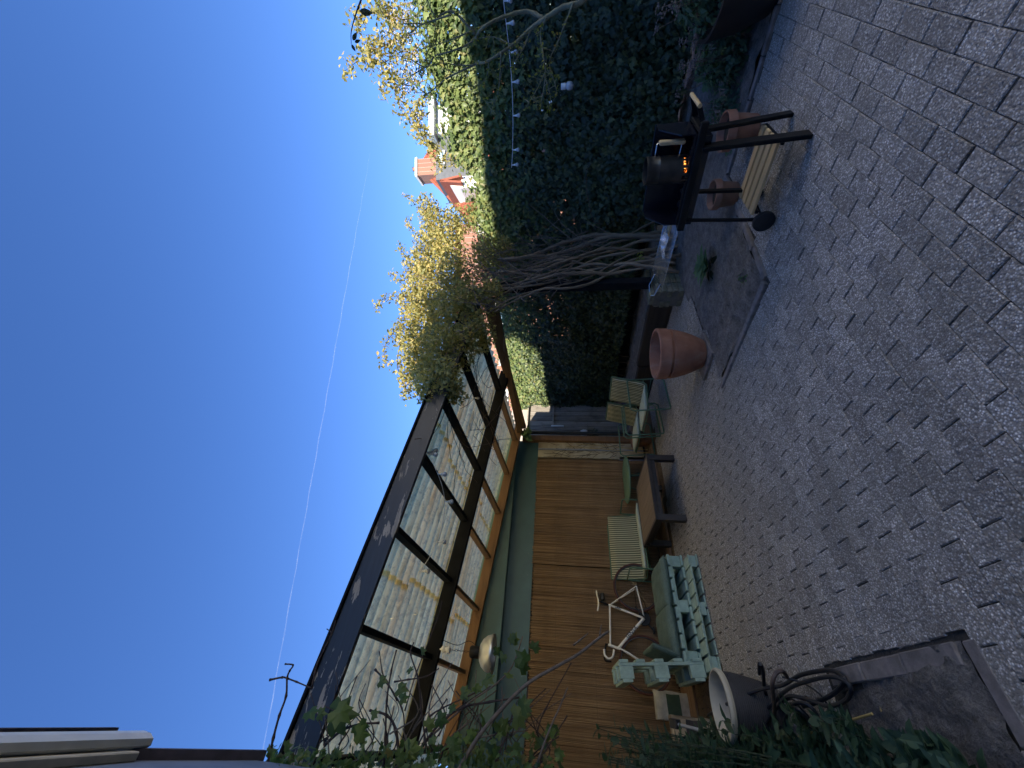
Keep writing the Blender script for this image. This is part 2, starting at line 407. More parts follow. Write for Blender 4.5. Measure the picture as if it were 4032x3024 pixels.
WOODF = wood('weathered_board', (.11, .095, .078), (.44, .40, .35), .85, 2, 5, .7, (.10, .085, .07))
WOODD = wood('dark_sleeper', (.020, .016, .013), (.060, .048, .038), .9, 1, 4, .5)
DARKF = wood('dark_fence_board', (.010, .010, .011), (.035, .032, .030), .9, 2, 4, .3)
BARK = wood('vine_bark', (.075, .056, .038), (.27, .21, .145), .9, 2, 5, .9, None, False)
TWIG = simple('twig_bark', (.13, .105, .085), .85, 0, .3, 30, .4, .2)
GREYTWIG = simple('grey_green_bark', (.17, .165, .11), .85, 0, .35, 12, .6, .2, (.25, .25, .13))
DARKTWIG = simple('dark_stem', (.055, .040, .036), .8, 0, .3, 30, .3, .2)
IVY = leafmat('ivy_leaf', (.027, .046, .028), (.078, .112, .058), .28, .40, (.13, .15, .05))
IVYP = leafmat('ivy_leaf_single', (.022, .048, .024), (.060, .110, .045), .28, .42, None, False)
VINEL = leafmat('vine_leaf', (.20, .21, .085), (.46, .40, .15), .45, .5, (.50, .36, .14))

SHRUB = leafmat('shrub_leaf', (.045, .095, .060), (.12, .20, .115), .32, .38, None)
SHRUBP = leafmat('shrub_leaf_single', (.045, .095, .060), (.12, .20, .115), .32, .38, None, False)
GRAPE = leafmat('grape_leaf_single', (.045, .095, .030), (.13, .17, .05), .45, .5, None, False)
GRAPEM = leafmat('grape_leaf', (.045, .095, .030), (.13, .17, .05), .45, .5, (.15, .10, .04))
LAMBS = leafmat('broad_leaf', (.085, .17, .075), (.15, .24, .13), .35, .6, None, False)
BUD = leafmat('bud_leaf', (.14, .19, .04), (.27, .28, .08), .5, .5, (.22, .15, .07))
DEADH = simple('dry_flower', (.16, .135, .125), .95, 0, .4, 40, .3)
BLOOM = leafmat('pale_blossom', (.55, .50, .66), (.78, .74, .84), .4, .7, None, True, .2, 1.0)
WHITEP = simple('white_plastic', (.72, .73, .75), .4, 0, .05, 10, .02)
GREYP = simple('grey_plastic', (.26, .28, .31), .5, 0, .15, 10, .05)
ALU = simple('aluminium_shade', (.52, .53, .52), .34, .85, .15, 6, .05)
STEMG = simple('green_stem', (.03, .045, .025), .8, 0, .3, 30)
IVYSUN = leafmat('ivy_sun_tint_leaf', (.055, .095, .034), (.20, .25, .085), .35, .45, (.24, .22, .09))  # lighter ivy copy: sunlight on the upper leaves painted into the colour
# ================================================================== SETTING
def sheet(name, x0, x1, y0, y1, nx, ny, zf, mat, parent=None, keepf=None):
    b = MB(); vs = []; 
    for j in range(ny + 1):
        for i in range(nx + 1):
            x = lerp(x0, x1, i / nx); y = lerp(y0, y1, j / ny); vs.append((x, y, zf(x, y)))
    fs = []
    for j in range(ny):
        for i in range(nx):
            if keepf and not keepf(lerp(x0, x1, (i + .5) / nx), lerp(y0, y1, (j + .5) / ny)): continue
            a = j * (nx + 1) + i; fs.append((a, a + 1, a + nx + 2, a + nx + 1))
    b.add(vs, fs); return b.build(name, mat, parent, smooth='all')
from mathutils import noise as mnoise
def nz3(x, y, z=0.0, s=1.0): return mnoise.noise(Vector((x * s, y * s, z)))
GRASSG = m_soil('garden_ground', (.05, .055, .03), (.13, .13, .07), .6)
g = MB(); g.add([(-400, -400, -.07), (400, -400, -.07), (400, 400, -.07), (-400, 400, -.07)], [(0, 1, 2, 3)])
tag(g.build('ground', GRASSG), kind='structure')
# ---- paving: rows along X, each stone its own block
PL, PW = .229, .107
def bed_lo(x): return 2.06 - (x - 2.86) * .134
def paved(x, y, mx=.0):
    if y < -1.6 or y > 7.12 or x > 4.88 or x < -.26 and y < 2.9 or x < -.62: return False
    if x < .42 and 2.02 < y < 3.16: return False
    if y < 2.2 and x > 4.22: return False
    if x > 2.79 and bed_lo(x) - .03 < y < 3.22 + (x - 2.8) * .045: return False
    return True
paving = sheet('paving', -1.6, 4.95, -1.7, 7.2, 66, 89, lambda x, y: -.0125, JOINT, None, lambda x, y: paved(x, y) or paved(x + .1, y) or paved(x - .1, y) or paved(x, y + .08) or paved(x, y - .08))
tag(paving, kind='structure')
def paver_mesh(name, L, seed):
    rr = random.Random(seed); b = MB(); hx, hy = L / 2 - .002, PW / 2 - .0014
    k = .004; rows = []
    for (ins, z) in ((0, -.05), (0, -.004), (k, 0.0)):
        rows.append([(sx * (hx - ins) + rr.uniform(-.0015, .0015), sy * (hy - ins) + rr.uniform(-.0012, .0012), z) for sx, sy in ((-1, -1), (1, -1), (1, 1), (-1, 1))])
    vs = [p for q in rows for p in q]; fs = [(8, 9, 10, 11)]
    for a in (0, 4):
        for i in range(4): fs.append((a + i, a + (i + 1) % 4, a + 4 + (i + 1) % 4, a + 4 + i))
    me = bpy.data.meshes.new(name); me.from_pydata(vs, [], fs); me.materials.append(PAVER); return me
PMES = [paver_mesh('paver', PL, i) for i in range(6)] + [paver_mesh('paver', PL * .49, 9)]
def m_brown_paver():  # browner stones for the back rows and the far left
    t = NT('brown_paver'); co = t.coord('pos'); cell = t.voro(co, 125, 'F1', 'Color')
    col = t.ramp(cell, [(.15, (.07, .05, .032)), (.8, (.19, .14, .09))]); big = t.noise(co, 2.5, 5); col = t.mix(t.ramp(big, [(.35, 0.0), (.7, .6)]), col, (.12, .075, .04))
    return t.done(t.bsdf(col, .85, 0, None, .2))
BROWNP = m_brown_paver()
stones = []
rr = random.Random(5)
for k in range(int(-1.6 / PW), int(7.15 / PW) + 1):
    y = k * PW + .05; off = (PL / 2 if k % 2 else 0) + rr.uniform(-.02, .02); x = -1.7 + off
    yw = .012 * math.sin(k * .35)
    while x < 4.9:
        L = PL + (rr.uniform(.0, .003) if rr.random() < .86 else rr.uniform(.003, .011))
        xc = x + L / 2; yy = y + .006 * nz3(xc, y, 3, .9)
        ins = [q for q in range(13) if paved(xc + (q / 12 - .5) * L, yy)]
        if ins and (ins[-1] - ins[0]) / 12 * L > .03:      # stones are cut along the edges
            f0, f1 = ins[0] / 12, ins[-1] / 12; fx = 1.0 if (f0, f1) == (0, 1) else (f1 - f0) + .04
            stones.append((xc + ((f0 + f1) / 2 - .5) * L, yy, rr.uniform(-.0018, .0018) + .003 * nz3(xc, yy, 0, .8), rr.uniform(-.006, .006), rr.uniform(-.006, .006), rr.uniform(-.010, .010), rr.randrange(6), fx))
        x += L
def inframe(x, y, z=0.0):
    d = Vector((x, y, z - EYE)); fwd = d.dot(_fw)
    if fwd < .1: return False
    return abs(d.dot(_rt) / fwd * F_PX) < 1560 and abs(d.dot(_up) / fwd * F_PX) < 2060
vis = sorted([s for s in stones if inframe(s[0], s[1])], key=lambda s: s[0] ** 2 + s[1] ** 2)
near = set(id(s) for s in vis[:300])
def paver_M(s): return Matrix.Translation((s[0], s[1], s[2] - .004)) @ Matrix.Rotation(s[5], 4, 'Z') @ Matrix.Rotation(s[3], 4, 'X') @ Matrix.Rotation(s[4] * .5, 4, 'Y') @ Matrix.Diagonal((s[7], 1, 1, 1))
fld = MB(); fld2 = MB()
for s in stones:
    M = paver_M(s)
    if id(s) in near:
        o = bpy.data.objects.new('paver', PMES[s[6]]); COL.objects.link(o); o.parent = paving; o.matrix_local = M
    else:
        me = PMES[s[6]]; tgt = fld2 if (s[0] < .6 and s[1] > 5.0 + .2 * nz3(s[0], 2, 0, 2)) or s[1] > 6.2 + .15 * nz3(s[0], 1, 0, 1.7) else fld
        tgt.add([M @ v.co for v in me.vertices], [tuple(p.vertices) for p in me.polygons])
fo = fld.build('paver_field', PAVER, paving, recalc=False); fo['kind'] = 'stuff'
fo = fld2.build('brown_paver_field', BROWNP, paving, recalc=False); fo['kind'] = 'stuff'
# ---- planting beds (soil)
def soil_z(x, y): return .012 + .022 * nz3(x, y, 0, 6) + .035 * nz3(x, y, 5, 1.6) + .012 * nz3(x, y, 9, 19)
tag(sheet('planting_bed', 2.80, 6.6, -1.6, 3.4, 120, 160, soil_z, SOIL, None,
      lambda x, y: (x > 4.28) or (x > 2.84 and bed_lo(x) - .0 < y < 3.20 + (x - 2.8) * .045)), kind='structure')
tag(sheet('sleeper_bed', 5.05, 6.6, 3.3, 8.1, 40, 90, lambda x, y: .16 + soil_z(x, y), SOIL), kind='structure')
tag(sheet('side_bed', -.275, .40, 2.08, 3.12, 40, 40, lambda x, y: soil_z(x, y) - .025 + .1 * max(0, -x), SOIL), kind='structure')
# ---- concrete edging stones, one thing per run
def edging(label, a, b, n, wd=.055, top=.018, gap=.006):
    t = thing('edging_kerb', label, 'kerb', (0, 0, 0)); a = Vector((*a, 0)); b = Vector((*b, 0)); d = (b - a) / n; u = d.normalized()
    for i in range(n):
        r1 = random.Random(i * 7 + n); j = r1.uniform(-.006, .006); sd = Vector((-u.y, u.x, 0)) * j
        p = a + d * i + u * gap / 2 + sd; q = a + d * (i + 1) - u * gap / 2 + sd + Vector((-u.y, u.x, 0)) * r1.uniform(-.006, .006)
        MB().bar(p + Vector((0, 0, top - .06 + r1.uniform(-.005, .004))), q + Vector((0, 0, top - .06 + r1.uniform(-.005, .004))), wd, .12, bev=.006).build('kerb_stone', KERB, t)
    return t
edging('concrete edging strip along the soil bed with the broad-leaved plant', (2.85, 2.045), (4.30, 1.845), 4)
edging('concrete edging strip between soil bed corner and large terracotta pot', (2.835, 2.06), (2.765, 3.28), 3)
edging('rough stone edging strip of the ivy bed behind the grill', (4.255, -.62), (4.255, 1.80), 8, .05, .014)
edging('wide pale kerb stones beside the tangled garden hose', (.355, 2.11), (.355, 3.14), 3, .085, .012)
edging('worn kerb strip at the front end of the leafy side bed', (.40, 2.045), (-.26, 2.045), 2, .07, .006)
# ---- sky: a vapour trail far up
def m_trail():
    t = NT('vapour'); a = t.noise(t.coord('pos', (.004, .004, .004)), 1.0, 5, .6); d = t.n('ShaderNodeBsdfDiffuse'); d.inputs[0].default_value = (.95, .95, .95, 1)
    tr = t.n('ShaderNodeBsdfTransparent'); mx = t.n('ShaderNodeMixShader'); t.L(t.ramp(a, [(.30, .008), (.75, .06)]), mx.inputs[0]); t.L(tr.outputs[0], mx.inputs[1]); t.L(d.outputs[0], mx.inputs[2]); return t.done(mx)
VAP = m_trail()
A0 = gz(800, 330, 3500.0); B0 = gz(540, 1780, 3500.0)
tr = MB(); n = 40; pts = [A0.lerp(B0, i / n) + Vector((0, 0, 6 * math.sin(i * 2.1))) for i in range(n + 1)]
Ln = [(p - Vector((0, 0, EYE))).length for p in pts]
tr.tube(pts, [max(.8, Ln[i] * .0009 * min(1, .12 + i / 14)) for i in range(n + 1)], 8)
tag(tr.build('contrail', VAP, smooth='all'), 'thin white vapour trail crossing the deep blue sky', 'contrail')
def m_glass(name, c=(.10, .15, .20)):
    t = NT(name); return t.done(t.bsdf(c, .06, 0, None, .8))
GLASS = m_glass('window_glass')
# ---- the house whose eaves hang over the left of the yard (it shades the whole yard)
SLATE = simple('slate_blue_render', (.12, .145, .19), .8, 0, .14, 5, .25)
EAVEB = simple('eaves_beige', (.42, .38, .31), .7, 0, .18, 9, .1, .3, (.22, .20, .16))
EAVEG = simple('gutter_grey', (.48, .50, .50), .5, 0, .1, 9, .05)
ROOFP = simple('purple_grey_tile', (.065, .055, .075), .75, 0, .25, 14, .3)
K = .485; WX = -.58 * K; EZ = EYE + 4.12 * K; YE = 4.52 * K; YB = -12.2
hs = thing('eaves_house', 'slate blue rendered extension wall with overhanging pale boxed eaves', 'house', (WX, 0, 0))
MB().prism([(YB, 0), (5.72 * K, 0), (5.72 * K, EYE + 3.38 * K), (YE, EYE + 4.02 * K), (YB, EYE + 4.02 * K)], 0, -9.0, 0.0).build('wall', SLATE, hs)
MB().box((.0, YB, EZ - .10 * K), (.14 * K, YE, EZ - .02 * K)).build('soffit', EAVEB, hs)
MB().box((.0, YB, EZ - .27 * K), (.07 * K, 4.60 * K, EZ - .101 * K), bev=.005).build('cornice', EAVEB, hs)
prof = [(.075, -.16), (.10, -.19), (.15, -.18), (.185, -.12), (.195, -.04), (.18, -.04), (.17, -.11), (.145, -.165), (.105, -.175), (.085, -.15)]
MB().prism([(a_ * K, EZ + b_ * K) for a_, b_ in prof], 1, YB, 4.78 * K).build('gutter', EAVEG, hs)
e = MB(); e.box((.0, YB, EZ - .015 * K), (.215 * K, 4.50 * K, EZ + .03 * K)); e.build('roof_edge', ROOFP, hs)
MB().bar((.015, 4.55 * K, EYE + 4.03 * K), (.015, 5.82 * K, EYE + 3.36 * K), .10 * K, .07 * K).build('verge', ROOFP, hs)
# ---- the tall house behind the photographer: it keeps the yard in shade
mh = thing('main_house', 'two-storey slate blue flat-roofed house behind the yard, shading it', 'house', (-.5, -.5, 0))
MB().box((-9, -12, 3.61), (0, 0, 5.86)).build('wall', SLATE, mh); MB().box((-9.1, -12.1, 5.863), (.06, .06, 5.95)).build('roof_edge', ROOFP, mh)
for y in (-2.5, -6, -9):
    wo = MB().box((-.01, y - .5, 4.0), (.03, y + .5, 5.2)).build('window', EAVEG, mh); MB().box((.031, y - .42, 4.08), (.04, y + .42, 5.12)).build('pane', GLASS, wo)
# ---- unseen house added on the right, its white wall bounces sun into the yard
nh = thing('bounce_house', 'added white rendered house out of view, bouncing sun into the yard', 'house', (6.9, -.5, 0))
MB().box((0, -14, 0), (7, 0, 7.4)).build('wall', simple('bounce_wall_render', (.80, .77, .70), .8, 0, .05, 4, .1), nh)
MB().prism([(-.35, 7.403), (7.35, 7.403), (3.5, 9.6)], 1, -14.3, .05).build('roof', ROOFP, nh)
for y in (-3, -6, -9):
    for z in (1.2, 3.9):
        wo = MB().box((-.02, y - .6, z), (.02, y + .6, z + 1.4)).build('window', EAVEG, nh); MB().box((-.03, y - .5, z + .1), (-.021, y + .5, z + 1.3)).build('pane', m_glass('bounce_house_glass') if 'bounce_house_glass' not in MATS else MATS['bounce_house_glass'], wo)
# ---- houses beyond the ivy (local frame: x right, y away, z up as seen from the yard)
def lf(D, x, y):
    p = far(D, x, y); return Vector((p.dot(_rt), D, p.z))
def fp(cx, cy, D): return lf(D, (1600 + cx / 3.3175) / S_, (400 + cy / 3.3175) / S_)
TILE = simple('red_tile', (.24, .075, .048), .8, 0, .28, 22, .3, .25, (.19, .07, .05))
BRICKM = m_brick('house_brick', (.28, .13, .09), (.20, .095, .07), (.32, .28, .25), 1.0)
WHITEW = simple('white_wall', (.66, .66, .65), .7, 0, .04, 6, .05)
GREYS = simple('dark_slate', (.085, .092, .105), .6, 0, .15, 8, .2)
GREYL = simple('grey_fascia', (.32, .37, .38), .6, 0, .1, 8)
hh = thing('red_roof_house', 'brick house with red tiled hipped roof, chimney and white gabled dormer', 'house', (0, 0, 0), -HEAD)
E0, R0 = 18.0, 20.4
rl = fp(322, 1000, R0); rrr = fp(266, 735, R0); hl = fp(440, 1480, E0 + .9); hr = fp(430, 370, E0 + .9)
zE = 4.6; yE = E0 - .6
def roofpt(u, v): # front roof plane, u along ridge 0..1, v 0 at ridge .. 1 at eave
    top = rl.lerp(rrr, u); bot = Vector((lerp(hl.x - 2.0, hr.x + 2.0, u), yE, zE)); return top.lerp(bot, v)
rf = MB(); rf.add([roofpt(0, 0), roofpt(1, 0), roofpt(1, 1), roofpt(0, 1)], [(0, 1, 2, 3)])
back = [Vector((p.x, R0 + (R0 - p.y), p.z)) for p in (roofpt(0, 1), roofpt(1, 1))]
rf.add([roofpt(0, 0), roofpt(0, 1), back[0]], [(0, 1, 2)]); rf.add([roofpt(1, 0), roofpt(1, 1), back[1]], [(0, 1, 2)]); rf.add([roofpt(0, 0), roofpt(1, 0), back[1], back[0]], [(0, 1, 2, 3)])
roof = rf.build('roof', TILE, hh)
tl = MB(); nr = 17
for j in range(nr):
    v0, v1 = j / nr, (j + 1.15) / nr; w0 = (roofpt(1, v0) - roofpt(0, v0)).length; cnt = max(6, int(w0 / .26))
    for i in range(cnt):
        u0, u1 = (i + .04) / cnt, (i + .96) / cnt; nrm = Vector((0, -.75, .66))
        a, b_, c_, d_ = roofpt(u0, v0), roofpt(u1, v0), roofpt(u1, min(v1, 1)), roofpt(u0, min(v1, 1)); mm_ = (a + b_) / 2; mn = (c_ + d_) / 2
        tl.add([a + nrm * .03, mm_ + nrm * .075, b_ + nrm * .03, c_ + nrm * .055, mn + nrm * .115, d_ + nrm * .055], [(0, 1, 4, 5), (1, 2, 3, 4)])
        tl.add([d_, d_ + nrm * .055, mn + nrm * .115, c_ + nrm * .055, c_], [(0, 1, 2, 3, 4)])
to = tl.build('tile_field', TILE, roof, recalc=False); to['kind'] = 'stuff'
for (p, q) in ((rl, roofpt(0, 1)), (rrr, roofpt(1, 1)), (rl, rrr)): MB().tube([p + Vector((0, 0, .06)), q + Vector((0, -.02, .08))], .09, 8).build('ridge_tile_run', TILE, roof, smooth=True)
wl = MB(); wl.box((hl.x - 1.7, yE + .3, 0), (hr.x + 1.7, yE + 5.2, zE + .1)); wl.build('wall', BRICKM, hh)
cb, ct = fp(330, 1000, R0 - .3), fp(150, 795, R0 - .3)
ch = MB(); ch.box((cb.x, R0 - .65, rl.z - .5), (ct.x - .02, R0 + .25, ct.z - .12)); cho = ch.build('chimney', BRICKM, roof)
MB().box((cb.x - .06, R0 - .72, ct.z - .119), (ct.x + .04, R0 + .32, ct.z), bev=.01).build('chimney_cap', WHITEW, roof)
MB().lathe([(.11, 0), (.09, .28), (.12, .30)], ((cb.x + ct.x) / 2 + .15, R0 - .2, ct.z), 12).build('chimney_pot', TERRA2, roof)
# flat clad dormer with a rooflight
d0, d1, d2, d3 = fp(455, 830, E0 + .6), fp(420, 600, E0 + .6), fp(700, 1090, E0 + .2), fp(500, 1000, E0 + .2)
dm = MB(); dm.prism([(E0 - .2, d0.z), (E0 + 2.2, d0.z + .05), (E0 + 2.2, zE), (E0 - .1, zE + .2)], 0, d2.x + .1, d1.x); dm.build('clad_dormer', GREYS, roof)
wv = MB(); p0, p1 = fp(505, 815, E0 - .25), fp(415, 640, E0 - .25)
MB().box((p0.x, E0 - .26, p0.z), (p1.x, E0 - .19, p1.z)).build('dormer_window', GREYL, roof)
MB().box((p0.x + .08, E0 - .28, p0.z + .08), (p1.x - .08, E0 - .262, p1.z - .08)).build('pane', m_glass('sky_pane', (.35, .5, .62)), roof)
# white gabled dormer
ga = fp(475, 1075, E0 - .9); gr_ = fp(700, 1130, E0 - .9); gl_x = ga.x - (gr_.x - ga.x) * 1.15
gb = MB(); gb.prism([(gl_x, zE - .4), (gr_.x, zE - .4), (gr_.x, gr_.z), (ga.x, ga.z - .05), (gl_x, gr_.z)], 1, E0 - .9, E0 + 1.2); gb.build('gable_dormer', WHITEW, roof)
for sx, ex in ((1, gr_.x + .12), (-1, gl_x - .12)):
    q = MB(); zz = gr_.z - .14; q.bar((ga.x, E0 - .05, ga.z + .04), (ex, E0 - .05, zz), 2.3, .09, up=(0, 0, 1)); q.build('gable_roof', TILE, roof)
MB().box((lerp(gl_x, gr_.x, .25), E0 - .94, gr_.z - 1.0), (lerp(gl_x, gr_.x, .75), E0 - .905, gr_.z - .05)).build('dormer_window', GREYL, roof)
MB().box((lerp(gl_x, gr_.x, .29), E0 - .96, gr_.z - .96), (lerp(gl_x, gr_.x, .71), E0 - .945, gr_.z - .09)).build('pane', WHITEW, roof)
# white flat-roofed neighbour
h2 = thing('white_house', 'white rendered house with flat grey-edged roof right of the red one', 'house', (0, 0, 0), -HEAD)
a, b_ = fp(360, 420, 17.5), fp(285, 60, 17.5)
MB().box((a.x, 17.5, 0), (b_.x + .0, 23, a.z - .1)).build('wall', WHITEW, h2)
MB().box((a.x - .25, 17.2, a.z - .097), (b_.x + .3, 23.3, a.z + .17)).build('roof_edge', GREYL, h2)
MB().box((a.x + 1.2, 17.44, a.z - 1.6), (a.x + 2.4, 17.497, a.z - .55)).build('window', GREYL, h2)
MB().box((a.x + 1.3, 17.41, a.z - 1.5), (a.x + 2.3, 17.437, a.z - .65)).build('pane', GLASS, h2)
# brick terrace seen through the vine and above the far ivy
h3 = thing('brick_terrace', 'red brick terrace with white framed windows behind the vine', 'house', (0, 0, 0), -HEAD)
tz = lf(16, 990, 560).z; x0 = lf(16, 1100, 1010).x; x1 = hl.x - 1.72
MB().box((x0, 16, 0), (x1, 22, tz)).build('wall', BRICKM, h3)
MB().prism([(15.7, tz + .003), (22.3, tz + .003), (19, tz + 1.0)], 0, x0 - .2, x1 + .2).build('roof', TILE, h3)
for (xa, ya, xb, yb) in ((1030, 455, 1058, 505), (1030, 425, 1050, 447), (1070, 655, 1092, 700), (1078, 755, 1098, 790), (1062, 540, 1084, 585), (1075, 840, 1098, 880)):
    p, q = lf(15.97, xa, ya), lf(15.97, xb, yb); l_, r_ = min(p.x, q.x), max(p.x, q.x); lo, hi = min(p.z, q.z), max(p.z, q.z)
    wo = MB().box((l_, 15.93, lo), (r_, 15.995, hi)).build('window', WHITEW, h3)
    MB().box((l_ + .12, 15.90, lo + .12), (r_ - .12, 15.927, hi - .12)).build('pane', GLASS, wo)
# ================================================================== LEAN-TO ROOF AND SHED
def zf_lo(x): return 3.185 - .098 * x          # underside of the front fascia
def z_mid(x): return 3.02 - .098 * x
def z_pur(x): return 2.965 - .113 * x
RX0, RX1 = -.50, 4.72
lt = thing('lean_to_roof', 'open timber lean-to with peeling dark fascia and dirty corrugated sheets', 'pergola', (0, 0, 0))
def beam(name, y, zf, wd, ht, mat, x0=RX0, x1=RX1):
    return MB().bar((x0, y, zf(x0) + ht / 2), (x1, y, zf(x1) + ht / 2), wd, ht, bev=.004).build(name, mat, lt)
beam('fascia', 3.40, zf_lo, .045, .205, NAVYW)
beam('fascia_capping', 3.395, lambda x: zf_lo(x) + .207, .085, .022, NAVYP)
beam('mid_beam', 5.2, z_mid, .075, .16, NAVYP)
beam('wall_plate', 6.76, z_pur, .07, .15, PURL)
def rafter(x, name='rafter', m1=NAVYP, m2=PURLY, w=.05):
    za, zm, zp = zf_lo(x) + .03, z_mid(x) + .05, z_pur(x) + .05
    MB().bar((x, 3.424, za + .05), (x, 5.16, zm + .06), w, .10, bev=.004).build(name, m1, lt)
    MB().bar((x, 5.24, zm + .06), (x, 6.722, zp + .05), w, .095, bev=.004).build(name, m2, lt)
for x in (-.34, .45, 1.235, 2.0, 2.76, 3.52, 4.28): rafter(x)
MB().bar((RX1 - .03, 3.36, zf_lo(4.7) + .02), (RX1 - .03, 6.9, z_pur(4.7) + .02), .07, .14, bev=.004).build('end_beam', PURLY, lt)
# diagonal strut at the far end as seen under the roof
MB().bar((4.45, 6.7, z_pur(4.45) + .02), (4.70, 3.75, zf_lo(4.7) - .10), .055, .11, bev=.004).build('brace', PURLY, lt)
def zroof(x, y):
    if y < 5.2: t = (y - 3.4) / 1.8; return lerp(zf_lo(x) + .165, z_mid(x) + .19, t)
    t = (y - 5.2) / 1.56; return lerp(z_mid(x) + .19, z_pur(x) + .185, t)
def sheetc(x0, x1, y0, y1, lift):
    b = MB(); ny = int((y1 - y0) / .016); nx = 5; vs = []
    for i in range(nx + 1):
        for j in range(ny + 1):
            x = lerp(x0, x1, i / nx); y = lerp(y0, y1, j / ny)
            vs.append((x, y, zroof(x, y) + .027 * math.cos(2 * math.pi * y / .155) + lift + .006 * nz3(x, y, 2, 2)))
    fs = [(i * (ny + 1) + j, (i + 1) * (ny + 1) + j, (i + 1) * (ny + 1) + j + 1, i * (ny + 1) + j + 1) for i in range(nx) for j in range(ny)]
    b.add(vs, fs); return b.build('corrugated_sheet', CORR, lt, smooth='all', recalc=False)
for k, (ya, yb) in enumerate(((3.43, 4.36), (4.28, 5.25), (5.17, 6.06), (5.98, 6.93))):
    xs = [-.6, .95 + .1 * (k % 2), 2.6 - .12 * (k % 2), 4.76]
    for i in range(3): sheetc(xs[i] - (.0 if i == 0 else .05), xs[i + 1], ya, yb, .012 * (k % 2) + .010 * i)
# post on the brick pier, overgrown
MB().box((4.66, 3.33, .42), (4.78, 3.45, zf_lo(4.72) + .01), bev=.005).build('post', NAVYP, lt)
MB().box((-.50, 3.34, 0), (-.40, 3.44, zf_lo(-.45)), bev=.005).build('post', NAVYP, lt)
# hooks
for (x, y) in ((.62, 4.1), (.75, 4.6), (1.5, 5.24), (1.1, 6.0), (.3, 5.9)):
    h = MB(); z = zroof(x, y) - .05; h.tube([(x, y, z + .04), (x, y, z), (x + .012, y, z - .014), (x + .026, y, z - .006), (x + .026, y, z + .004)], .0025, 6); h.build('hook', CHROME, lt)
# ---- brick pier under the post: single bricks
MOSSB = simple('mossy_brick', (.17, .165, .12), .9, 0, .35, 15, .6, .2, (.10, .125, .06))
pier = thing('brick_pier', 'low mossy brick pier under the vine covered post', 'pier', (4.82, 3.52, 0))
MB().box((-.285, -.105, 0), (.285, .125, .375)).build('mortar_core', simple('old_mortar', (.13, .125, .105), .95), pier)
bm = MB().box((-.093, -.05, -.031), (.093, .05, .031), bev=.006).build('brick', MOSSB, pier); bsrc = bm.data; first = True
for k in range(5):
    z = .036 + k * .074
    for i in range(3):
        x = -.195 + i * .195 + (.0 if k % 2 else 0)
        for yy in (-.075, .095):
            R = Matrix.Rotation(random.uniform(-.03, .03), 3, 'Z')
            if first: bm.matrix_local = Matrix.Translation((x, yy, z)); first = False
            else: piece(bsrc, 'brick', pier, (x + random.uniform(-.006, .006), yy + random.uniform(-.006, .006), z), R, (1 if not (k % 2 and i == 1) else .96, 1, 1))
for i in range(3): piece(bsrc, 'brick', pier, (-.195 + i * .195, .01, .408), Matrix.Rotation(math.pi / 2 * 0, 3, 'Z'), (1, 1.9, 1))
# ---- sleepers edging the far bed
sg = 'old sleepers edging the ivy bed'
for k, (ya, yb, zt, nm) in enumerate(((3.70, 5.3, .33, 'dark old timber sleeper on edge beside the brick pier'), (5.33, 7.0, .30, 'dark old timber sleeper behind the striped chairs'))):
    o = MB().box((-.05, -(yb - ya) / 2, 0), (.05, (yb - ya) / 2, zt), bev=.012).build('sleeper', WOODD); o.location = (4.98, (ya + yb) / 2, -.01); tag(o, nm, 'sleeper', sg)
# ---- shed behind: fascia, recessed panel, wall, reed screens
sh = thing('shed', 'teal boarded shed front under the lean-to roof', 'shed', (0, 0, 0))
MB().box((-3, 7.10, 0), (4.42, 10.5, 2.54)).build('wall', simple('shed_dark_wall', (.05, .045, .04), .8), sh)
MB().box((-3, 6.845, 2.53), (4.44, 6.88, 3.02)).build('fascia', TEAL, sh)
MB().box((-3, 7.03, 2.12), (4.44, 7.07, 2.56)).build('recessed_board', TEAL, sh)
MB().box((-3, 6.88, 2.97), (4.44, 10.6, 3.02)).build('roof', GREYB, sh)
for i in range(14):
    x = -.2 + i * .34
    for z, y in ((2.58, 6.838), (2.20, 7.024)): MB().lathe([(.0045, 0), (.003, .004)], (x, y, z), 8, R=Matrix.Rotation(math.pi / 2, 3, 'X')).build('nail_head', CHROME, sh)
MB().box((4.05, 7.0, .05), (4.40, 7.04, 2.115)).build('cream_panel', CREAM, sh)
MB().box((4.215, 6.975, .05), (4.245, 6.998, 2.115)).build('conduit', GREYP, sh)
MB().box((4.405, 6.93, .02), (4.53, 7.06, 2.45), bev=.006).build('corner_post', PURL, sh)
MB().box((3.96, 7.0, .0), (4.10, 7.045, .52)).build('grey_plinth_board', GREYB, sh)
MB().tube([(4.60, 6.95, .15), (4.60, 6.95, 2.34), (4.57, 6.9, 2.44), (4.52, 6.86, 2.50)], .036, 12).build('downpipe', simple('dark_pipe', (.03, .034, .04), .4), sh, smooth=True)
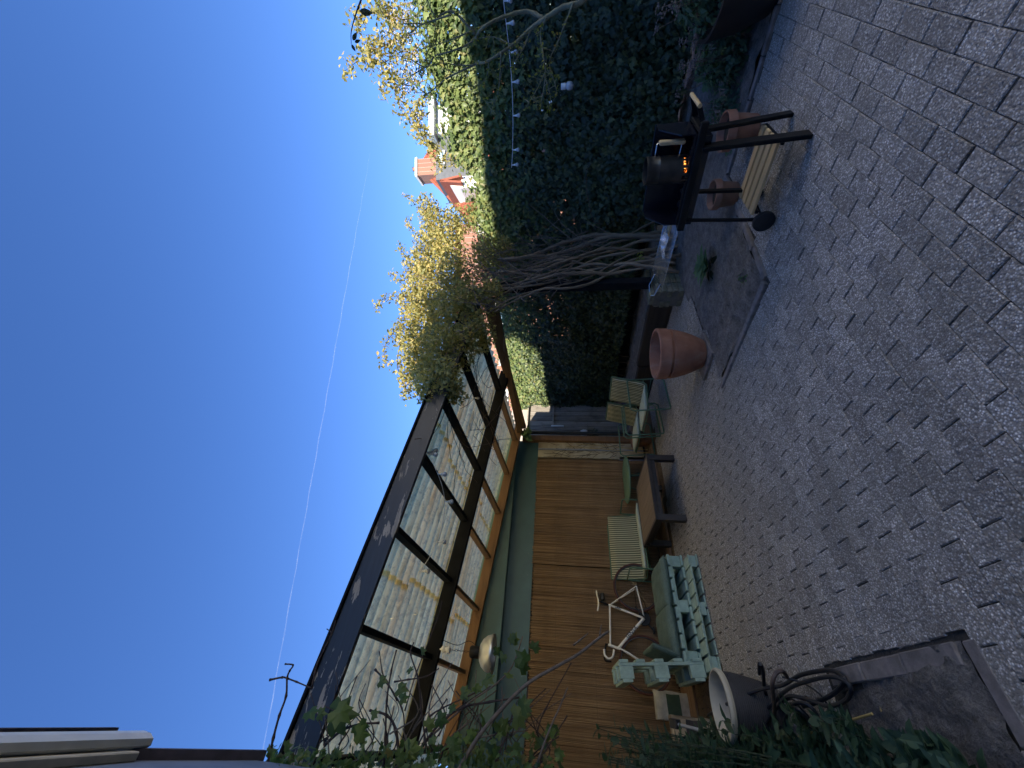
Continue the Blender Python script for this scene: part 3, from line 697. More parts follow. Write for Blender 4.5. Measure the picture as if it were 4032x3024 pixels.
# dead climber stems on the cream panel
st = MB(); rs = random.Random(3)
for i in range(34):
    p = Vector((rs.uniform(4.06, 4.39), 6.992, rs.uniform(.3, 1.7))); a = rs.uniform(-.7, .7); q = [p]
    for k in range(5): a += rs.uniform(-.5, .5); p = p + Vector((math.sin(a) * .07, rs.uniform(-.004, .002), math.cos(a) * .07)); p.x = min(4.40, max(4.05, p.x)); q.append(p.copy())
    st.tube(q, .0035, 5)
tag(st.build('dead_climber', DARKTWIG), 'dry climber stems clinging to the cream panel by the downpipe', 'climber')
RB = simple('reed_wire', (.20, .15, .09), .7)
def reed_screen(x0, x1, label, ztop):
    t = thing('reed_screen', label, 'screen', ((x0 + x1) / 2, 6.985, 0), 0, 'reed screens on the shed'); b = MB(); rs = random.Random(int(x0 * 31)); x = x0
    while x < x1:
        w_ = rs.uniform(.005, .011); y = 6.985 + rs.uniform(-.003, .003) + .012 * math.sin(x * 3.1); top = ztop + rs.uniform(-.025, .012); bot = .03 + rs.uniform(0, .03)
        lean = rs.uniform(-.004, .004); xc = x - (x0 + x1) / 2
        b.add([(xc, y - 6.985, bot), (xc + w_ * .5, y - 6.991, bot), (xc + w_, y - 6.985, bot), (xc + lean, y - 6.985, top), (xc + w_ * .5 + lean, y - 6.991, top), (xc + w_ + lean, y - 6.985, top)], [(0, 1, 4, 3), (1, 2, 5, 4)])
        x += w_ * .93
    o = b.build('reed_mat', REED, t, recalc=False); o['kind'] = 'stuff'
    MB().box((x0 - (x0 + x1) / 2, .012, .03), (x1 - (x0 + x1) / 2, .016, ztop - .03)).build('backing', simple('reed_back', (.05, .028, .013), .9), t)
    for z in (.55, 1.15, 1.72): MB().tube([(x0 - (x0 + x1) / 2 + .02, -.02, z), (0, -.024, z + .006), (x1 - (x0 + x1) / 2 - .02, -.02, z)], .0022, 5).build('binding_wire', RB, t)
reed_screen(-.90, 2.00, 'brown reed screen hung behind the bicycle and pallet sofa', 2.105)
reed_screen(2.02, 4.00, 'brown reed screen hung behind the low wooden table', 2.125)
MB().box((-.76, 3.36, 0), (-.625, 7.09, 3.36)).build('sun_block_wall', WOODF, sh)  # unseen wall added to keep direct sun from under the lean-to
# ---- end fence / gate between shed and ivy
fe = thing('board_gate', 'weathered vertical board gate with black rails between shed and ivy', 'gate', (0, 0, 0))
x = 4.62; rs = random.Random(9)
while x < 6.5:
    w_ = rs.uniform(.13, .16); MB().box((x, 8.0 + rs.uniform(-.006, .008), .05), (x + w_ - .012, 8.028, 2.50 + rs.uniform(-.006, .006)), bev=.003).build('board', WOODF, fe); x += w_
MB().box((4.6, 7.975, 2.44), (6.55, 8.005, 2.475)).build('rail', BLACKM, fe)
MB().box((5.45, 7.955, 1.84), (6.55, 7.995, 1.875)).build('rail', WOODF, fe)
MB().box((4.75, 7.94, 1.03), (5.55, 7.995, 1.05)).build('shelf', WOODF, fe)
MB().box((5.44, 7.93, 1.60), (5.475, 7.965, 1.90)).build('bracket', WHITEP, fe)
wl2 = MB().box((4.5, 8.3, 0), (9, 8.5, 2.95)).build('pale_wall', simple('pale_render', (.50, .42, .36), .85, 0, .15, 5, .2)); tag(wl2, 'pale rendered garden wall rising behind the board gate', 'wall')
ln = thing('wall_lantern', 'small square metal lantern on the board gate', 'lantern', (4.98, 7.93, 1.52))
MB().box((-.06, -.06, 0), (.06, .06, .02)).build('base', BLACKM, ln)
for sx in (-.05, .05):
    for sy in (-.05, .05): MB().box((sx - .006, sy - .006, .02), (sx + .006, sy + .006, .17)).build('bar', GREYP, ln)
MB().box((-.065, -.065, .17), (.065, .065, .19)).build('roof', GREYP, ln); MB().box((-.045, -.045, .03), (.045, .045, .16)).build('pane', GLASS, ln)
jr = MB(); jr.lathe([(.05, 0), (.075, .02), (.08, .10), (.06, .15), (.062, .16)], (0, 0, 0), 18); jo = jr.build('lidded_jar', WHITEP, smooth=True); jo.location = (5.28, 7.955, 1.051); tag(jo, 'white ribbed jar standing on the narrow gate shelf', 'jar')
# ---- pendant lamp
pl = thing('pendant_lamp', 'aluminium dome pendant lamp on a chain under the lean-to', 'lamp', (.53, 5.17, 2.36))
prof = [(.185, 0), (.188, .004), (.183, .03), (.165, .08), (.13, .125), (.085, .15), (.06, .155), (.055, .152), (.08, .142), (.125, .117), (.158, .074), (.176, .028), (.181, .006)]
MB().lathe(prof, (0, 0, 0), 40, cap0=False, cap1=False).build('shade', ALU, pl, smooth='all')
MB().lathe([(.055, .15), (.06, .16), (.06, .25), (.05, .265)], (0, 0, 0), 20).build('lamp_holder', BLACKM, pl, smooth=True)
MB().lathe([(.004, .06), (.03, .075), (.034, .1), (.02, .13), (.015, .15)], (0, 0, 0), 16).build('bulb', WHITEP, pl, smooth='all')
cn = MB(); z = .265; top = z_mid(.53) - 2.36
k = 0
while z < top - .12:
    cn.tube([(.008 * math.cos(a) * (1 if k % 2 else 0), .008 * math.cos(a) * (0 if k % 2 else 1), z + .018 + .018 * math.sin(a)) for a in [i * math.pi / 4 for i in range(8)]], .0022, 5, closed=True); z += .028; k += 1
cn.build('chain', BLACKM, pl)
MB().lathe([(.022, top - .12), (.038, top - .11), (.038, top - .085), (.028, top - .08), (.028, top - .06), (.036, top - .055), (.036, top - .03), (.012, top - .01), (.006, top + .005)], (0, 0, 0), 16).build('insulator', WHITEP, pl, smooth=True)
MB().tube(smooth_path([(.06, 0, .2), (.10, .02, .30), (.05, 0, .42), (.09, .02, top)], 5), .004, 6).build('cable', BLACKM, pl)

# ---- low timber deck along the screens
DECKW = wood('deck_plank', (.13, .075, .04), (.27, .165, .09), .8, 0, 4, .3)
dk = thing('timber_deck', 'low brown plank deck along the foot of the reed screens', 'deck', (0, 0, 0))
for k in range(4): MB().box((-.6, 6.335 + k * .16, .002), (4.02, 6.335 + k * .16 + .155, .032 + .002 * (k % 2)), bev=.003).build('plank', DECKW, dk)
# ================================================================== OBJECTS
Z3 = Vector((0, 0, 1))
# ---- terracotta pots
def pot(label, cat, loc, r_top, h, prof, mat, soil_z_=None, tilt=0.0):
    t = thing('terracotta_pot', label, cat, loc); 
    MB().lathe(prof, (0, 0, 0), 44, cap1=False).build('body', mat, t, smooth=True)
    return t
big = thing('large_terracotta_pot', 'large empty terracotta pot with a grooved band on a tile', 'pot', (3.36, 3.40, .030))
MB().lathe([(.135, 0), (.16, .01), (.205, .10), (.245, .20), (.272, .30), (.285, .366), (.262, .374), (.262, .394), (.292, .402), (.292, .47), (.295, .515), (.285, .525), (.262, .525), (.256, .50), (.246, .38), (.215, .18), (.15, .05), (.0, .045)], (0, 0, 0), 56, cap1=False).build('body', TERRA, big, smooth=True)
POTSOIL = m_soil('pot_soil', (.04, .03, .022), (.11, .085, .06))
tl_ = MB().box((-.20, -.20, 0), (.20, .20, .028), bev=.005).build('paving_slab', KERB); tl_.location = (3.34, 3.42, .003); tl_.rotation_euler = (0, 0, .12); tag(tl_, 'square slab under the large terracotta pot', 'slab')
def rimmed(label, loc, R, h, mat, tilt=(0, 0)):
    t = thing('terracotta_pot', label, 'pot', loc); t.rotation_euler = (tilt[0], tilt[1], 0)
    rb = R * .66
    MB().lathe([(rb, 0), (rb + .012, .004), (R * .86, h * .70), (R * .87, h * .71), (R * .98, h * .715), (R, h * .73), (R, h * .985), (R * .985, h), (R * .90, h), (R * .89, h * .97), (R * .76, h * .60), (rb * .9, .09), (0.0, .08)], (0, 0, 0), 44, cap1=False).build('body', mat, t, smooth=True)
    MB().lathe([(0.001, h * .80), (R * .83, h * .78)], (0, 0, 0), 30, cap0=False, cap1=False).build('soil', POTSOIL, t)
    return t
rimmed('clean terracotta pot with heavy rim behind the grill legs', (3.97, 1.33, .0), .155, .255, TERRA)
rimmed('weathered brown terracotta pot behind the grill shelf', (3.93, 1.85, .0), .135, .215, TERRA2)
# ---- charcoal grill on a trolley
gr = thing('charcoal_grill', 'black charcoal grill trolley with slatted pine shelf', 'grill', (0, 0, 0))
zf = .675
MB().bar((3.10, .97, zf), (3.10, 1.73, zf), .03, .05, bev=.004).build('frame_rail', BLACKM, gr)
MB().bar((3.40, .97, zf), (3.40, 1.73, zf), .03, .05, bev=.004).build('frame_rail', BLACKM, gr)
MB().bar((3.1, 1.715, zf - .001), (3.4, 1.715, zf - .001), .03, .046, bev=.004).build('frame_rail', BLACKM, gr)
MB().bar((3.1, 1.03, zf - .001), (3.4, 1.03, zf - .001), .03, .046, bev=.004).build('frame_rail', BLACKM, gr)
MB().bar((3.115, 1.135, zf - .02), (3.075, 1.085, .0), .03, .088, bev=.004, up=(1, 0, 0)).build('leg', BLACKM, gr)
MB().bar((3.405, 1.125, zf - .02), (3.425, 1.065, .0), .028, .066, bev=.004, up=(1, 0, 0)).build('leg', BLACKM, gr)
MB().tube([(3.115, 1.655, zf - .02), (3.10, 1.675, .075)], .014, 10).build('leg', BLACKM, gr, smooth=True)
MB().bar((3.40, 1.56, zf - .02), (3.40, 1.58, .07), .045, .022, bev=.003).build('leg', BLACKM, gr)
def wheel(x, y):
    wn = MB(); Rx = Matrix.Rotation(math.pi / 2, 3, 'Y')
    wn.lathe([(.012, -.026), (.050, -.024), (.058, -.020), (.074, -.018), (.078, -.008), (.078, .008), (.074, .018), (.058, .020), (.050, .012), (.018, .012), (.012, .022)], (x, y, .078), 32, R=Rx)
    return wn.build('wheel', RUBBER, gr, smooth=True)
wheel(3.075, 1.675); wheel(3.425, 1.62)
MB().tube([(3.06, 1.675, .078), (3.44, 1.62, .078)], .008, 8).build('axle', BLACKM, gr)
for k in range(4):
    x = 3.122 + k * .091
    MB().box((x - .033, 1.115, .160), (x + .033, 1.63, .180), bev=.004).build('shelf_slat', PINE, gr)
for y in (1.128, 1.60):
    MB().box((3.075, y - .012, .140), (3.43, y + .012, .1595)).build('shelf_bearer', BLACKM, gr)
# fire tray and windshield
bw = MB(); bw.box((3.115, 1.06, .60), (3.385, 1.69, .612)); bw.box((3.115, 1.06, .612), (3.122, 1.69, .72)); bw.box((3.378, 1.06, .612), (3.385, 1.69, .72)); bw.box((3.122, 1.06, .612), (3.378, 1.067, .72)); bw.box((3.122, 1.683, .612), (3.378, 1.69, .72))
bw.build('fire_tray', BLACKG, gr)
MB().box((3.386, 1.055, .70), (3.396, 1.70, .935), bev=.003).build('windshield_back', BLACKG, gr)
for y, nm in ((1.05, 'windshield_side'), (1.692, 'windshield_side')):
    MB().prism([(3.13, .70), (3.386, .70), (3.386, .93), (3.27, .93), (3.13, .80)], 1, y, y + .008).build(nm, BLACKG, gr)
MB().bar((3.13, .975, zf + .012), (3.15, .885, zf + .05), .014, .03).build('handle_arm', BLACKM, gr)
MB().bar((3.38, .975, zf + .012), (3.36, .885, zf + .05), .014, .03).build('handle_arm', BLACKM, gr)
MB().tube([(3.125, .885, zf + .05), (3.385, .885, zf + .05)], .014, 12).build('handle', PINE_X, gr, smooth=True)
coal = MB(); rs = random.Random(2)
for i in range(60):
    p = Vector((rs.uniform(3.14, 3.36), rs.uniform(1.1, 1.66), .63 + rs.uniform(0, .03))); s_ = rs.uniform(.012, .022); R = Quaternion((rs.random(), rs.random(), rs.random(), rs.random())).normalized().to_matrix()
    coal.box(p - Vector((s_,) * 3), p + Vector((s_, s_, s_ * .7)), 0, R, .004)
co_ = coal.build('charcoal', simple('charcoal', (.02, .019, .018), .9), gr); co_['kind'] = 'stuff'
# chimney starter with glowing base
st = thing('chimney_starter', 'sooty steel chimney starter glowing at its base on the grill', 'starter', (3.19, 1.295, .705))
Rr = .094; Ht = .295
MB().lathe([(Rr, .045), (Rr, .20), (Rr + .002, .205), (Rr, .21), (Rr, .27), (Rr + .003, .275), (Rr + .003, Ht), (Rr - .003, Ht), (Rr - .003, .05)], (0, 0, 0), 40, cap0=False, cap1=False).build('body', STEEL, st, smooth=True)
for k in range(12):
    a = k * math.pi / 6; c, s_ = math.cos(a), math.sin(a)
    MB().box((-.009, -.0015, 0), (.009, .0015, .045)).build('base_tab', STEEL, st).matrix_local = Matrix.Translation((c * Rr, s_ * Rr, 0)) @ Matrix.Rotation(a + math.pi / 2, 4, 'Z')
def m_ember():
    t = NT('ember'); a = t.noise(t.coord('pos'), 60, 3); col = t.ramp(a, [(.35, (.25, .015, .0)), (.52, (1.0, .22, .02)), (.7, (1.0, .62, .18))]); e = t.n('ShaderNodeEmission'); t.L(col, e.inputs[0]); t.L(t.ramp(a, [(.35, .02), (.5, .35), (.7, 1.2)]), e.inputs[1]); return t.done(e)
EMB = m_ember()
em = MB(); rs = random.Random(4)
for i in range(7):
    a = rs.uniform(3.2, 4.9); q = rs.uniform(.045, .070); p = Vector((math.cos(a) * q, math.sin(a) * q, .014 + rs.uniform(0, .02))); s_ = rs.uniform(.006, .010)
    em.box(p - Vector((s_,) * 3), p + Vector((s_,) * 3), 0, Quaternion((rs.random(), rs.random(), rs.random(), rs.random())).normalized().to_matrix(), .005)
e_ = em.build('embers', EMB, st); e_['kind'] = 'stuff'
MB().lathe([(Rr - .006, .05), (.0, .052)], (0, 0, 0), 24, cap0=False, cap1=False).build('grate', STEEL, st)
ha = -1.57
MB().tube([(.02, -Rr, .235), (.02, -Rr - .075, .235), (.02, -Rr - .085, .225)], .004, 8).build('handle_wire', CHROME, st)
MB().box((-.022, -Rr - .105, .05), (.022, -Rr - .078, .225), bev=.006).build('handle_grip', PINE_X, st)
MB().tube([(.02, -Rr, .065), (.02, -Rr - .09, .060)], .004, 8).build('handle_wire', CHROME, st)
# wire rack with foil and tongs laid on the side of the grill
rk = thing('wire_rack', 'chrome wire grill rack propped on the end of the trolley', 'rack', (3.25, 1.98, .715)); rk.rotation_euler = (.06, -.10, .05)
for k in range(13):
    x = -.15 + k * .025; MB().tube([(x, -.30, 0), (x, .30, 0)], .0022, 6).build('wire', CHROME, rk)
MB().tube([(-.16, -.31, .004), (.16, -.31, .004), (.16, .31, .004), (-.16, .31, .004)], .0035, 6, closed=True).build('rim_wire', CHROME, rk)
for sx in (-.09, .09): MB().tube([(sx, .30, 0), (sx, .42, .03), (sx * .3, .46, .035), (0, .46, .035)], .0035, 6).build('handle_wire', CHROME, rk)
MB().box((-.02, -.28, .006), (.025, -.05, .022), bev=.004).build('wooden_grip', PINE, rk)
fo = MB(); rs = random.Random(8); n = 9; vs = []; fs = []
for j in range(n):
    for i in range(n): vs.append(((i / (n - 1) - .5) * .17, (j / (n - 1) - .5) * .22, .04 + .05 * rs.random() * math.exp(-((i - 4) ** 2 + (j - 4) ** 2) / 14)))
for j in range(n - 1):
    for i in range(n - 1): fs.append((j * n + i, j * n + i + 1, (j + 1) * n + i + 1, (j + 1) * n + i))
fo.add(vs, fs); f_ = fo.build('crumpled_foil', FOIL, recalc=False); f_.location = (3.25, 1.93, .69); tag(f_, 'crumpled silver foil lying on the wire rack', 'foil')
# ---- low table
tb = thing('low_table', 'low square table with brown plank top and dark legs', 'table', (2.66, 5.82, 0))
hx, hy, zt = .50, .545, .395
for k in range(5):
    x0 = -hx + .035 + k * (2 * hx - .07) / 5; MB().box((x0 + .001, -hy + .03, zt - .022), (x0 + (2 * hx - .07) / 5 - .001, hy - .03, zt), bev=.002).build('top_plank', TABLEW, tb)
for (a, b_) in (((-hx, -hy), (hx, -hy + .03)), ((-hx, hy - .03), (hx, hy))): MB().box((a[0], a[1], zt - .035), (b_[0], b_[1], zt + .001), bev=.003).build('top_edge', TABLEF, tb)
for x0 in (-hx, hx - .035): MB().box((x0, -hy + .0301, zt - .035), (x0 + .035, hy - .0301, zt + .001), bev=.003).build('top_edge', TABLEF, tb)
for sx in (-1, 1):
    for sy in (-1, 1):
        MB().box((sx * (hx - .05) - .042, sy * (hy - .06) - .042, 0), (sx * (hx - .05) + .042, sy * (hy - .06) + .042, zt - .0355), bev=.003).build('leg', TABLEF, tb)
for sy in (-1, 1): MB().box((-hx + .093, sy * (hy - .05) - .011, zt - .11), (hx - .093, sy * (hy - .05) + .011, zt - .036)).build('apron', TABLEF, tb)
for sx in (-1, 1): MB().box((sx * (hx - .045) - .011, -hy + .103, zt - .11), (sx * (hx - .045) + .011, hy - .103, zt - .036)).build('apron', TABLEF, tb)
# ---- striped garden chairs (local: sitter faces -x, width along y)
def m_stripe():
    t = NT('striped_fabric'); tc = t.n('ShaderNodeTexCoord').outputs['Object']; sp = t.n('ShaderNodeSeparateXYZ'); t.L(tc, sp.inputs[0])
    s_ = t.math('SINE', t.math('MULTIPLY', sp.outputs[1], 2 * math.pi / .036)); mk = t.ramp(s_, [(.36, 0.0), (.62, 1.0)])
    col = t.mix(mk, (.11, .125, .082), (.52, .51, .37)); nz = t.noise(t.coord('pos'), 7, 4); col = t.mix(t.ramp(nz, [(.45, 0.0), (.75, .4)]), col, (.20, .20, .14))
    return t.done(t.bsdf(col, .9, 0, None, .15))
STRIPE = m_stripe(); PALEF = simple('pale_green_fabric', (.42, .47, .37), .9, 0, .1, 20, .1)
def chair(label, loc, rz, wd=.56, nm='garden_chair', cat='chair', grp=None, seats=1):
    t = thing(nm, label, cat, loc, rz, grp); h = wd / 2
    # back cushion: a curved strip from seat to top
    prof = [(.30, .30), (.335, .34), (.365, .42), (.395, .54), (.425, .68), (.455, .80)]
    def cush(pr, th, nme, mt):
        b = MB(); vs = []; n = len(pr); ny = 24
        for sgn in (-1, 1):
            for i, (x, z) in enumerate(pr):
                d = Vector((pr[min(i + 1, n - 1)][0] - pr[max(i - 1, 0)][0], 0, pr[min(i + 1, n - 1)][1] - pr[max(i - 1, 0)][1])).normalized(); nn = Vector((-d.z, 0, d.x))
                for j in range(ny + 1):
                    y = lerp(-h + .03, h - .03, j / ny); rip = .004 * math.sin(2 * math.pi * y / .036) if sgn > 0 else 0
                    e = .45 if i in (0, n - 1) or j in (0, ny) else 1
                    vs.append(Vector((x, y, z)) + nn * (sgn * th * e + rip))
        m_ = n * (ny + 1); idx = lambda s_, i, j: s_ * m_ + i * (ny + 1) + j
        fs = [(idx(s_, i, j), idx(s_, i + 1, j), idx(s_, i + 1, j + 1), idx(s_, i, j + 1)) for s_ in (0, 1) for i in range(n - 1) for j in range(ny)]
        for j in range(ny):
            for i in (0, n - 1): fs.append((idx(0, i, j), idx(0, i, j + 1), idx(1, i, j + 1), idx(1, i, j)))
        for i in range(n - 1):
            for j in (0, ny): fs.append((idx(0, i, j), idx(0, i + 1, j), idx(1, i + 1, j), idx(1, i, j)))
        b.add(vs, fs); return b.build(nme, mt, t, smooth='all')
    cush(prof, .020, 'back_cushion', STRIPE)
    cush([(-.24, .365), (-.10, .352), (.10, .335), (.27, .315)], .026, 'seat_cushion', PALEF)
    for s_ in (-1, 1):
        y = s_ * h; pts = [(-.26, y, .02), (-.31, y, .56), (-.27, y, .60), (.33, y, .585), (.365, y, .55), (.40, y, .05), (.36, y, .012), (-.22, y, .012)]
        MB().tube(pts, .0115, 10, closed=True).build('side_frame', GREENT, t, smooth=True)
        MB().tube([(-.24, s_ * (h - .025), .335), (.28, s_ * (h - .025), .285), (.33, s_ * (h - .025), .32), (.475, s_ * (h - .025), .81)], .010, 8).build('seat_rail', GREENT, t, smooth=True)
    MB().tube([(-.24, -h, .33), (-.24, h, .33)], .010, 8).build('cross_tube', GREENT, t, smooth=True)
    MB().tube([(.35, -h, .33), (.35, h, .33)], .010, 8).build('cross_tube', GREENT, t, smooth=True)
    MB().tube([(.475, -h + .025, .81), (.475, h - .025, .81)], .010, 8).build('top_tube', GREENT, t, smooth=True)
    MB().tube([(.38, -h, .20), (.38, h, .20)], .008, 8).build('cross_tube', GREENT, t, smooth=True)
    return t
chair('green tubular armchair with striped back cushion beside the large pot', (3.96, 5.25, 0), .10, .58, grp=None)
chair('green tubular armchair with striped cushion standing deeper by the gate', (4.02, 6.02, 0), .02, .56)
bn = chair('green tubular two-seat bench with striped back cushion behind the low table', (2.38, 6.60, .033), math.pi / 2 + .07, 1.10, 'garden_bench', 'bench')
bn.scale = (.78, 1, 1)
rt_ = thing('round_side_table', 'low round green metal table between bench and armchairs', 'table', (3.44, 6.66, .033))
MB().lathe([(0.0, .44), (.40, .44), (.415, .45), (.415, .462), (.40, .468), (.0, .468)], (0, 0, 0), 48, cap0=False, cap1=False).build('table_top', GREENTOP, rt_, smooth=True)
for k in range(3):
    a = k * 2.094 + .5; MB().tube([(.12 * math.cos(a), .12 * math.sin(a), .44), (.20 * math.cos(a), .20 * math.sin(a), .2), (.32 * math.cos(a), .32 * math.sin(a), .0)], .011, 8).build('leg', GREENT, rt_, smooth=True)
# ---- pallet sofa
def pallet(name, label, loc, R=None, grp='mint painted pallets'):
    t = thing(name, label, 'pallet', (0, 0, 0), 0, grp); t.matrix_world = Matrix.Translation(loc) @ (R if R is not None else Matrix.Identity(4))
    rs = random.Random(int(loc[2] * 100 + loc[0] * 10)); Lx, Ly = 1.20, .80
    for i, y in enumerate((-.3275, -.165, 0, .165, .3275)):
        w_ = .145 if i in (0, 2, 4) else .10
        MB().box((-Lx / 2, y - w_ / 2 + .001, .122), (Lx / 2, y + w_ / 2, .144), bev=.003).build('deck_board', MINT, t)
    for x in (-.5275, 0, .5275): MB().box((x - .0725, -Ly / 2, .100), (x + .0725, Ly / 2, .1215), bev=.003).build('stringer_board', MINT, t)
    for x in (-.5275, 0, .5275):
        for y in (-.3275, 0, .3275): MB().box((x - .07, y - .0715, .0225), (x + .07, y + .0715, .0995), bev=.003).build('block', MINT, t)
    for y in (-.35, 0, .35): MB().box((-Lx / 2, y - .05, 0), (Lx / 2, y + .05, .022), bev=.003).build('bottom_board', MINT, t)
    return t
def pallet2(name, label, loc, ang, grp='mint painted pallets'):
    """a half pallet: deck boards run across the short side so that their ends show along the front"""
    t = thing(name, label, 'pallet', loc, ang, grp); Lx, Ly = 1.16, .80
    rs = random.Random(int(loc[2] * 100 + 3))
    for i in range(8):
        x = -Lx / 2 + .06 + i * (Lx - .12) / 7; ww = rs.uniform(.058, .068); MB().box((x - ww, -Ly / 2 - rs.uniform(0, .03), .122), (x + ww, Ly / 2, .144), bev=.004).build('deck_board', MINT, t)
    for y in (-.345, 0, .345): MB().box((-Lx / 2, y - .045, .100), (Lx / 2, y + .045, .1215), bev=.003).build('stringer_board', MINT, t)
    for x in (-Lx / 2 + .065, 0, Lx / 2 - .065):
        for y in (-.335, 0, .335): MB().box((x - .065, y - .05, .0225), (x + .065, y + .05, .0995), bev=.003).build('block', MINT, t)
    for i in range(8):
        x = -Lx / 2 + .06 + i * (Lx - .12) / 7; ww = rs.uniform(.058, .068); MB().box((x - ww, -Ly / 2 - rs.uniform(0, .03), 0), (x + ww, Ly / 2, .022), bev=.004).build('bottom_board', MINT, t)
    return t
pallet2('pallet', 'mint painted pallet flat on the paving, lowest of the sofa stack', (1.12, 5.60, .0), .03).scale = (1, 1, .72)
pallet2('pallet', 'mint painted pallet carrying the seat cushions, top of the sofa stack', (1.18, 5.84, .106), .04).scale = (1, 1, 1.32)
Rb = Matrix.Rotation(math.radians(-94), 4, 'Y') @ Matrix.Rotation(math.radians(90), 4, 'Z')
pb = thing('upright_pallet', 'mint painted pallet standing upright as the sofa backrest', 'pallet', (.60, 5.74, .11), 0, 'mint painted pallets'); pb.rotation_euler = (0, math.radians(-5), 0); pb.scale = (1.35, 1, 1.05)
for z in (.06, .25, .44, .63, .80): MB().box((.036, -.40, z - .045), (.058, .40, z + .045), bev=.003).build('deck_board', MINT, pb)
for y in (-.345, 0, .345):
    MB().box((.013, y - .05, 0), (.0355, y + .05, .86), bev=.003).build('stringer_board', MINT, pb)
    for z in (.075, .43, .785): MB().box((-.07, y - .05, z - .07), (.0125, y + .05, z + .07), bev=.003).build('block', MINT, pb)
for z in (.075, .43, .785): MB().box((-.092, -.40, z - .05), (-.0705, .40, z + .05), bev=.003).build('bottom_board', MINT, pb)
def cushion(label, loc, lx, ly, th, rot=(0, 0, 0), seed=1):
    n = 22; b = MB(); vs = []
    for s_ in (1, -1):
        for j in range(n + 1):
            for i in range(n + 1):
                u, v = i / n * 2 - 1, j / n * 2 - 1; x, y = u * lx / 2, v * ly / 2
                e = (max(0, 1 - abs(u) ** 7) ** .45) * (max(0, 1 - abs(v) ** 7) ** .45)
                dp = sum(.30 * math.exp(-(((x - cx) / .05) ** 2 + ((y - cy) / .09) ** 2)) for cx in (-lx * .22, lx * .22) for cy in (-ly * .25, ly * .25))
                z = s_ * th / 2 * max(.05, e * (1 - dp)) + .008 * nz3(x, y, seed * 3, 7)
                vs.append((x + .012 * nz3(y, seed, 0, 5), y + .012 * nz3(x, seed, 4, 5), z))
    m_ = (n + 1) ** 2; fs = []
    for s_ in range(2):
        for j in range(n):
            for i in range(n): a = s_ * m_ + j * (n + 1) + i; fs.append((a, a + 1, a + n + 2, a + n + 1))
    for i in range(n):
        for (a, b2) in ((i, i + 1), (n * (n + 1) + i, n * (n + 1) + i + 1)): fs.append((a, b2, m_ + b2, m_ + a))
        for (a, b2) in ((i * (n + 1), (i + 1) * (n + 1)), (i * (n + 1) + n, (i + 1) * (n + 1) + n)): fs.append((a, b2, m_ + b2, m_ + a))
    b.add(vs, fs); o = b.build('cushion', CUSH, smooth='all'); o.location = loc; o.rotation_euler = rot; return tag(o, label, 'cushion', 'sofa cushions')
cushion('grey-green seat cushion on the table end of the pallet sofa', (1.46, 5.80, .345), .58, .78, .11, (0, .02, 0), 1)
cushion('grey-green seat cushion lying next to the upright pallet', (.93, 5.80, .35), .56, .78, .11, (0, -.03, .01), 2)
cushion('grey-green back cushion slumped against the upright pallet', (.735, 5.76, .48), .28, .74, .07, (0, math.radians(-72), 0), 3)
# ---- racing bicycle leaning on the reed screen (local x forward = towards -X of the yard)
o = MB().box((-.75, -.05, 0), (.75, .05, .10), bev=.008).build('timber_beam', WOODD); o.location = (1.35, 6.80, .034); tag(o, 'short dark timber beam under the wheels of the racing bicycle', 'beam')
bk = thing('racing_bicycle', 'white racing bicycle with drop handlebar leaning on the reed screen', 'bicycle', (1.36, 6.80, .15)); bk.rotation_euler = (math.radians(8), 0, math.pi)
FRW = simple('white_frame_paint', (.74, .73, .68), .3, 0, .06, 10, .02); BTX = simple('lettering_black', (.012, .012, .012), .4); TYRE = simple('red_brown_tyre', (.085, .028, .022), .75); SPK = CHROME
BB = Vector((.06, 0, .28)); ST = Vector((-.10, 0, .78)); HT = Vector((.42, 0, .82)); HB = Vector((.455, 0, .68)); RA = Vector((-.36, 0, .34)); FA = Vector((.62, 0, .34))
for a, b_, r_, nm in ((BB, ST, .016, 'seat_tube'), (ST - Vector((0, 0, .02)), HT - Vector((0, 0, .03)), .015, 'top_tube'), (BB, HB, .021, 'down_tube'), (HB - (HT - HB) * .15, HT, .019, 'head_tube')):
    MB().tube([a, b_], r_, 14).build(nm, FRW, bk, smooth=True)
for s_ in (-1, 1):
    MB().tube([BB + Vector((-.02, s_ * .02, 0)), RA + Vector((0, s_ * .06, 0))], .009, 10).build('chain_stay', FRW, bk, smooth=True)
    MB().tube([ST + Vector((.0, s_ * .015, -.03)), RA + Vector((0, s_ * .06, 0))], .008, 10).build('seat_stay', FRW, bk, smooth=True)
    MB().tube([HB + Vector((.005, s_ * .03, -.02)), HB + Vector((.06, s_ * .048, -.15)), FA + Vector((0, s_ * .048, 0))], [.012, .011, .007], 10).build('fork_blade', FRW, bk, smooth=True)
def bwheel(c):
    wn = thing('wheel', None, None, (0, 0, 0)); wn.parent = bk; wn.location = c
    for Rw, rw, nm, mt in ((.335, .013, 'tyre', TYRE), (.315, .010, 'rim', simple('rim_dark', (.05, .05, .055), .35, .6))):
        MB().tube([(Rw * math.cos(a), 0, Rw * math.sin(a)) for a in [i * 2 * math.pi / 56 for i in range(56)]], rw, 8, closed=True).build(nm, mt, wn, smooth='all')
    sp = MB()
    for k in range(24):
        a = k * 2 * math.pi / 24; sp.tube([(.02 * math.cos(a + .6), (.02 if k % 2 else -.02), .02 * math.sin(a + .6)), (.31 * math.cos(a), 0, .31 * math.sin(a))], .0012, 4)
    sp.build('spokes', SPK, wn); MB().tube([(0, -.05, 0), (0, .05, 0)], .018, 12).build('hub', BLACKM, wn, smooth=True)
bwheel(RA); bwheel(FA)
sdl = MB(); n = 10; vs = []
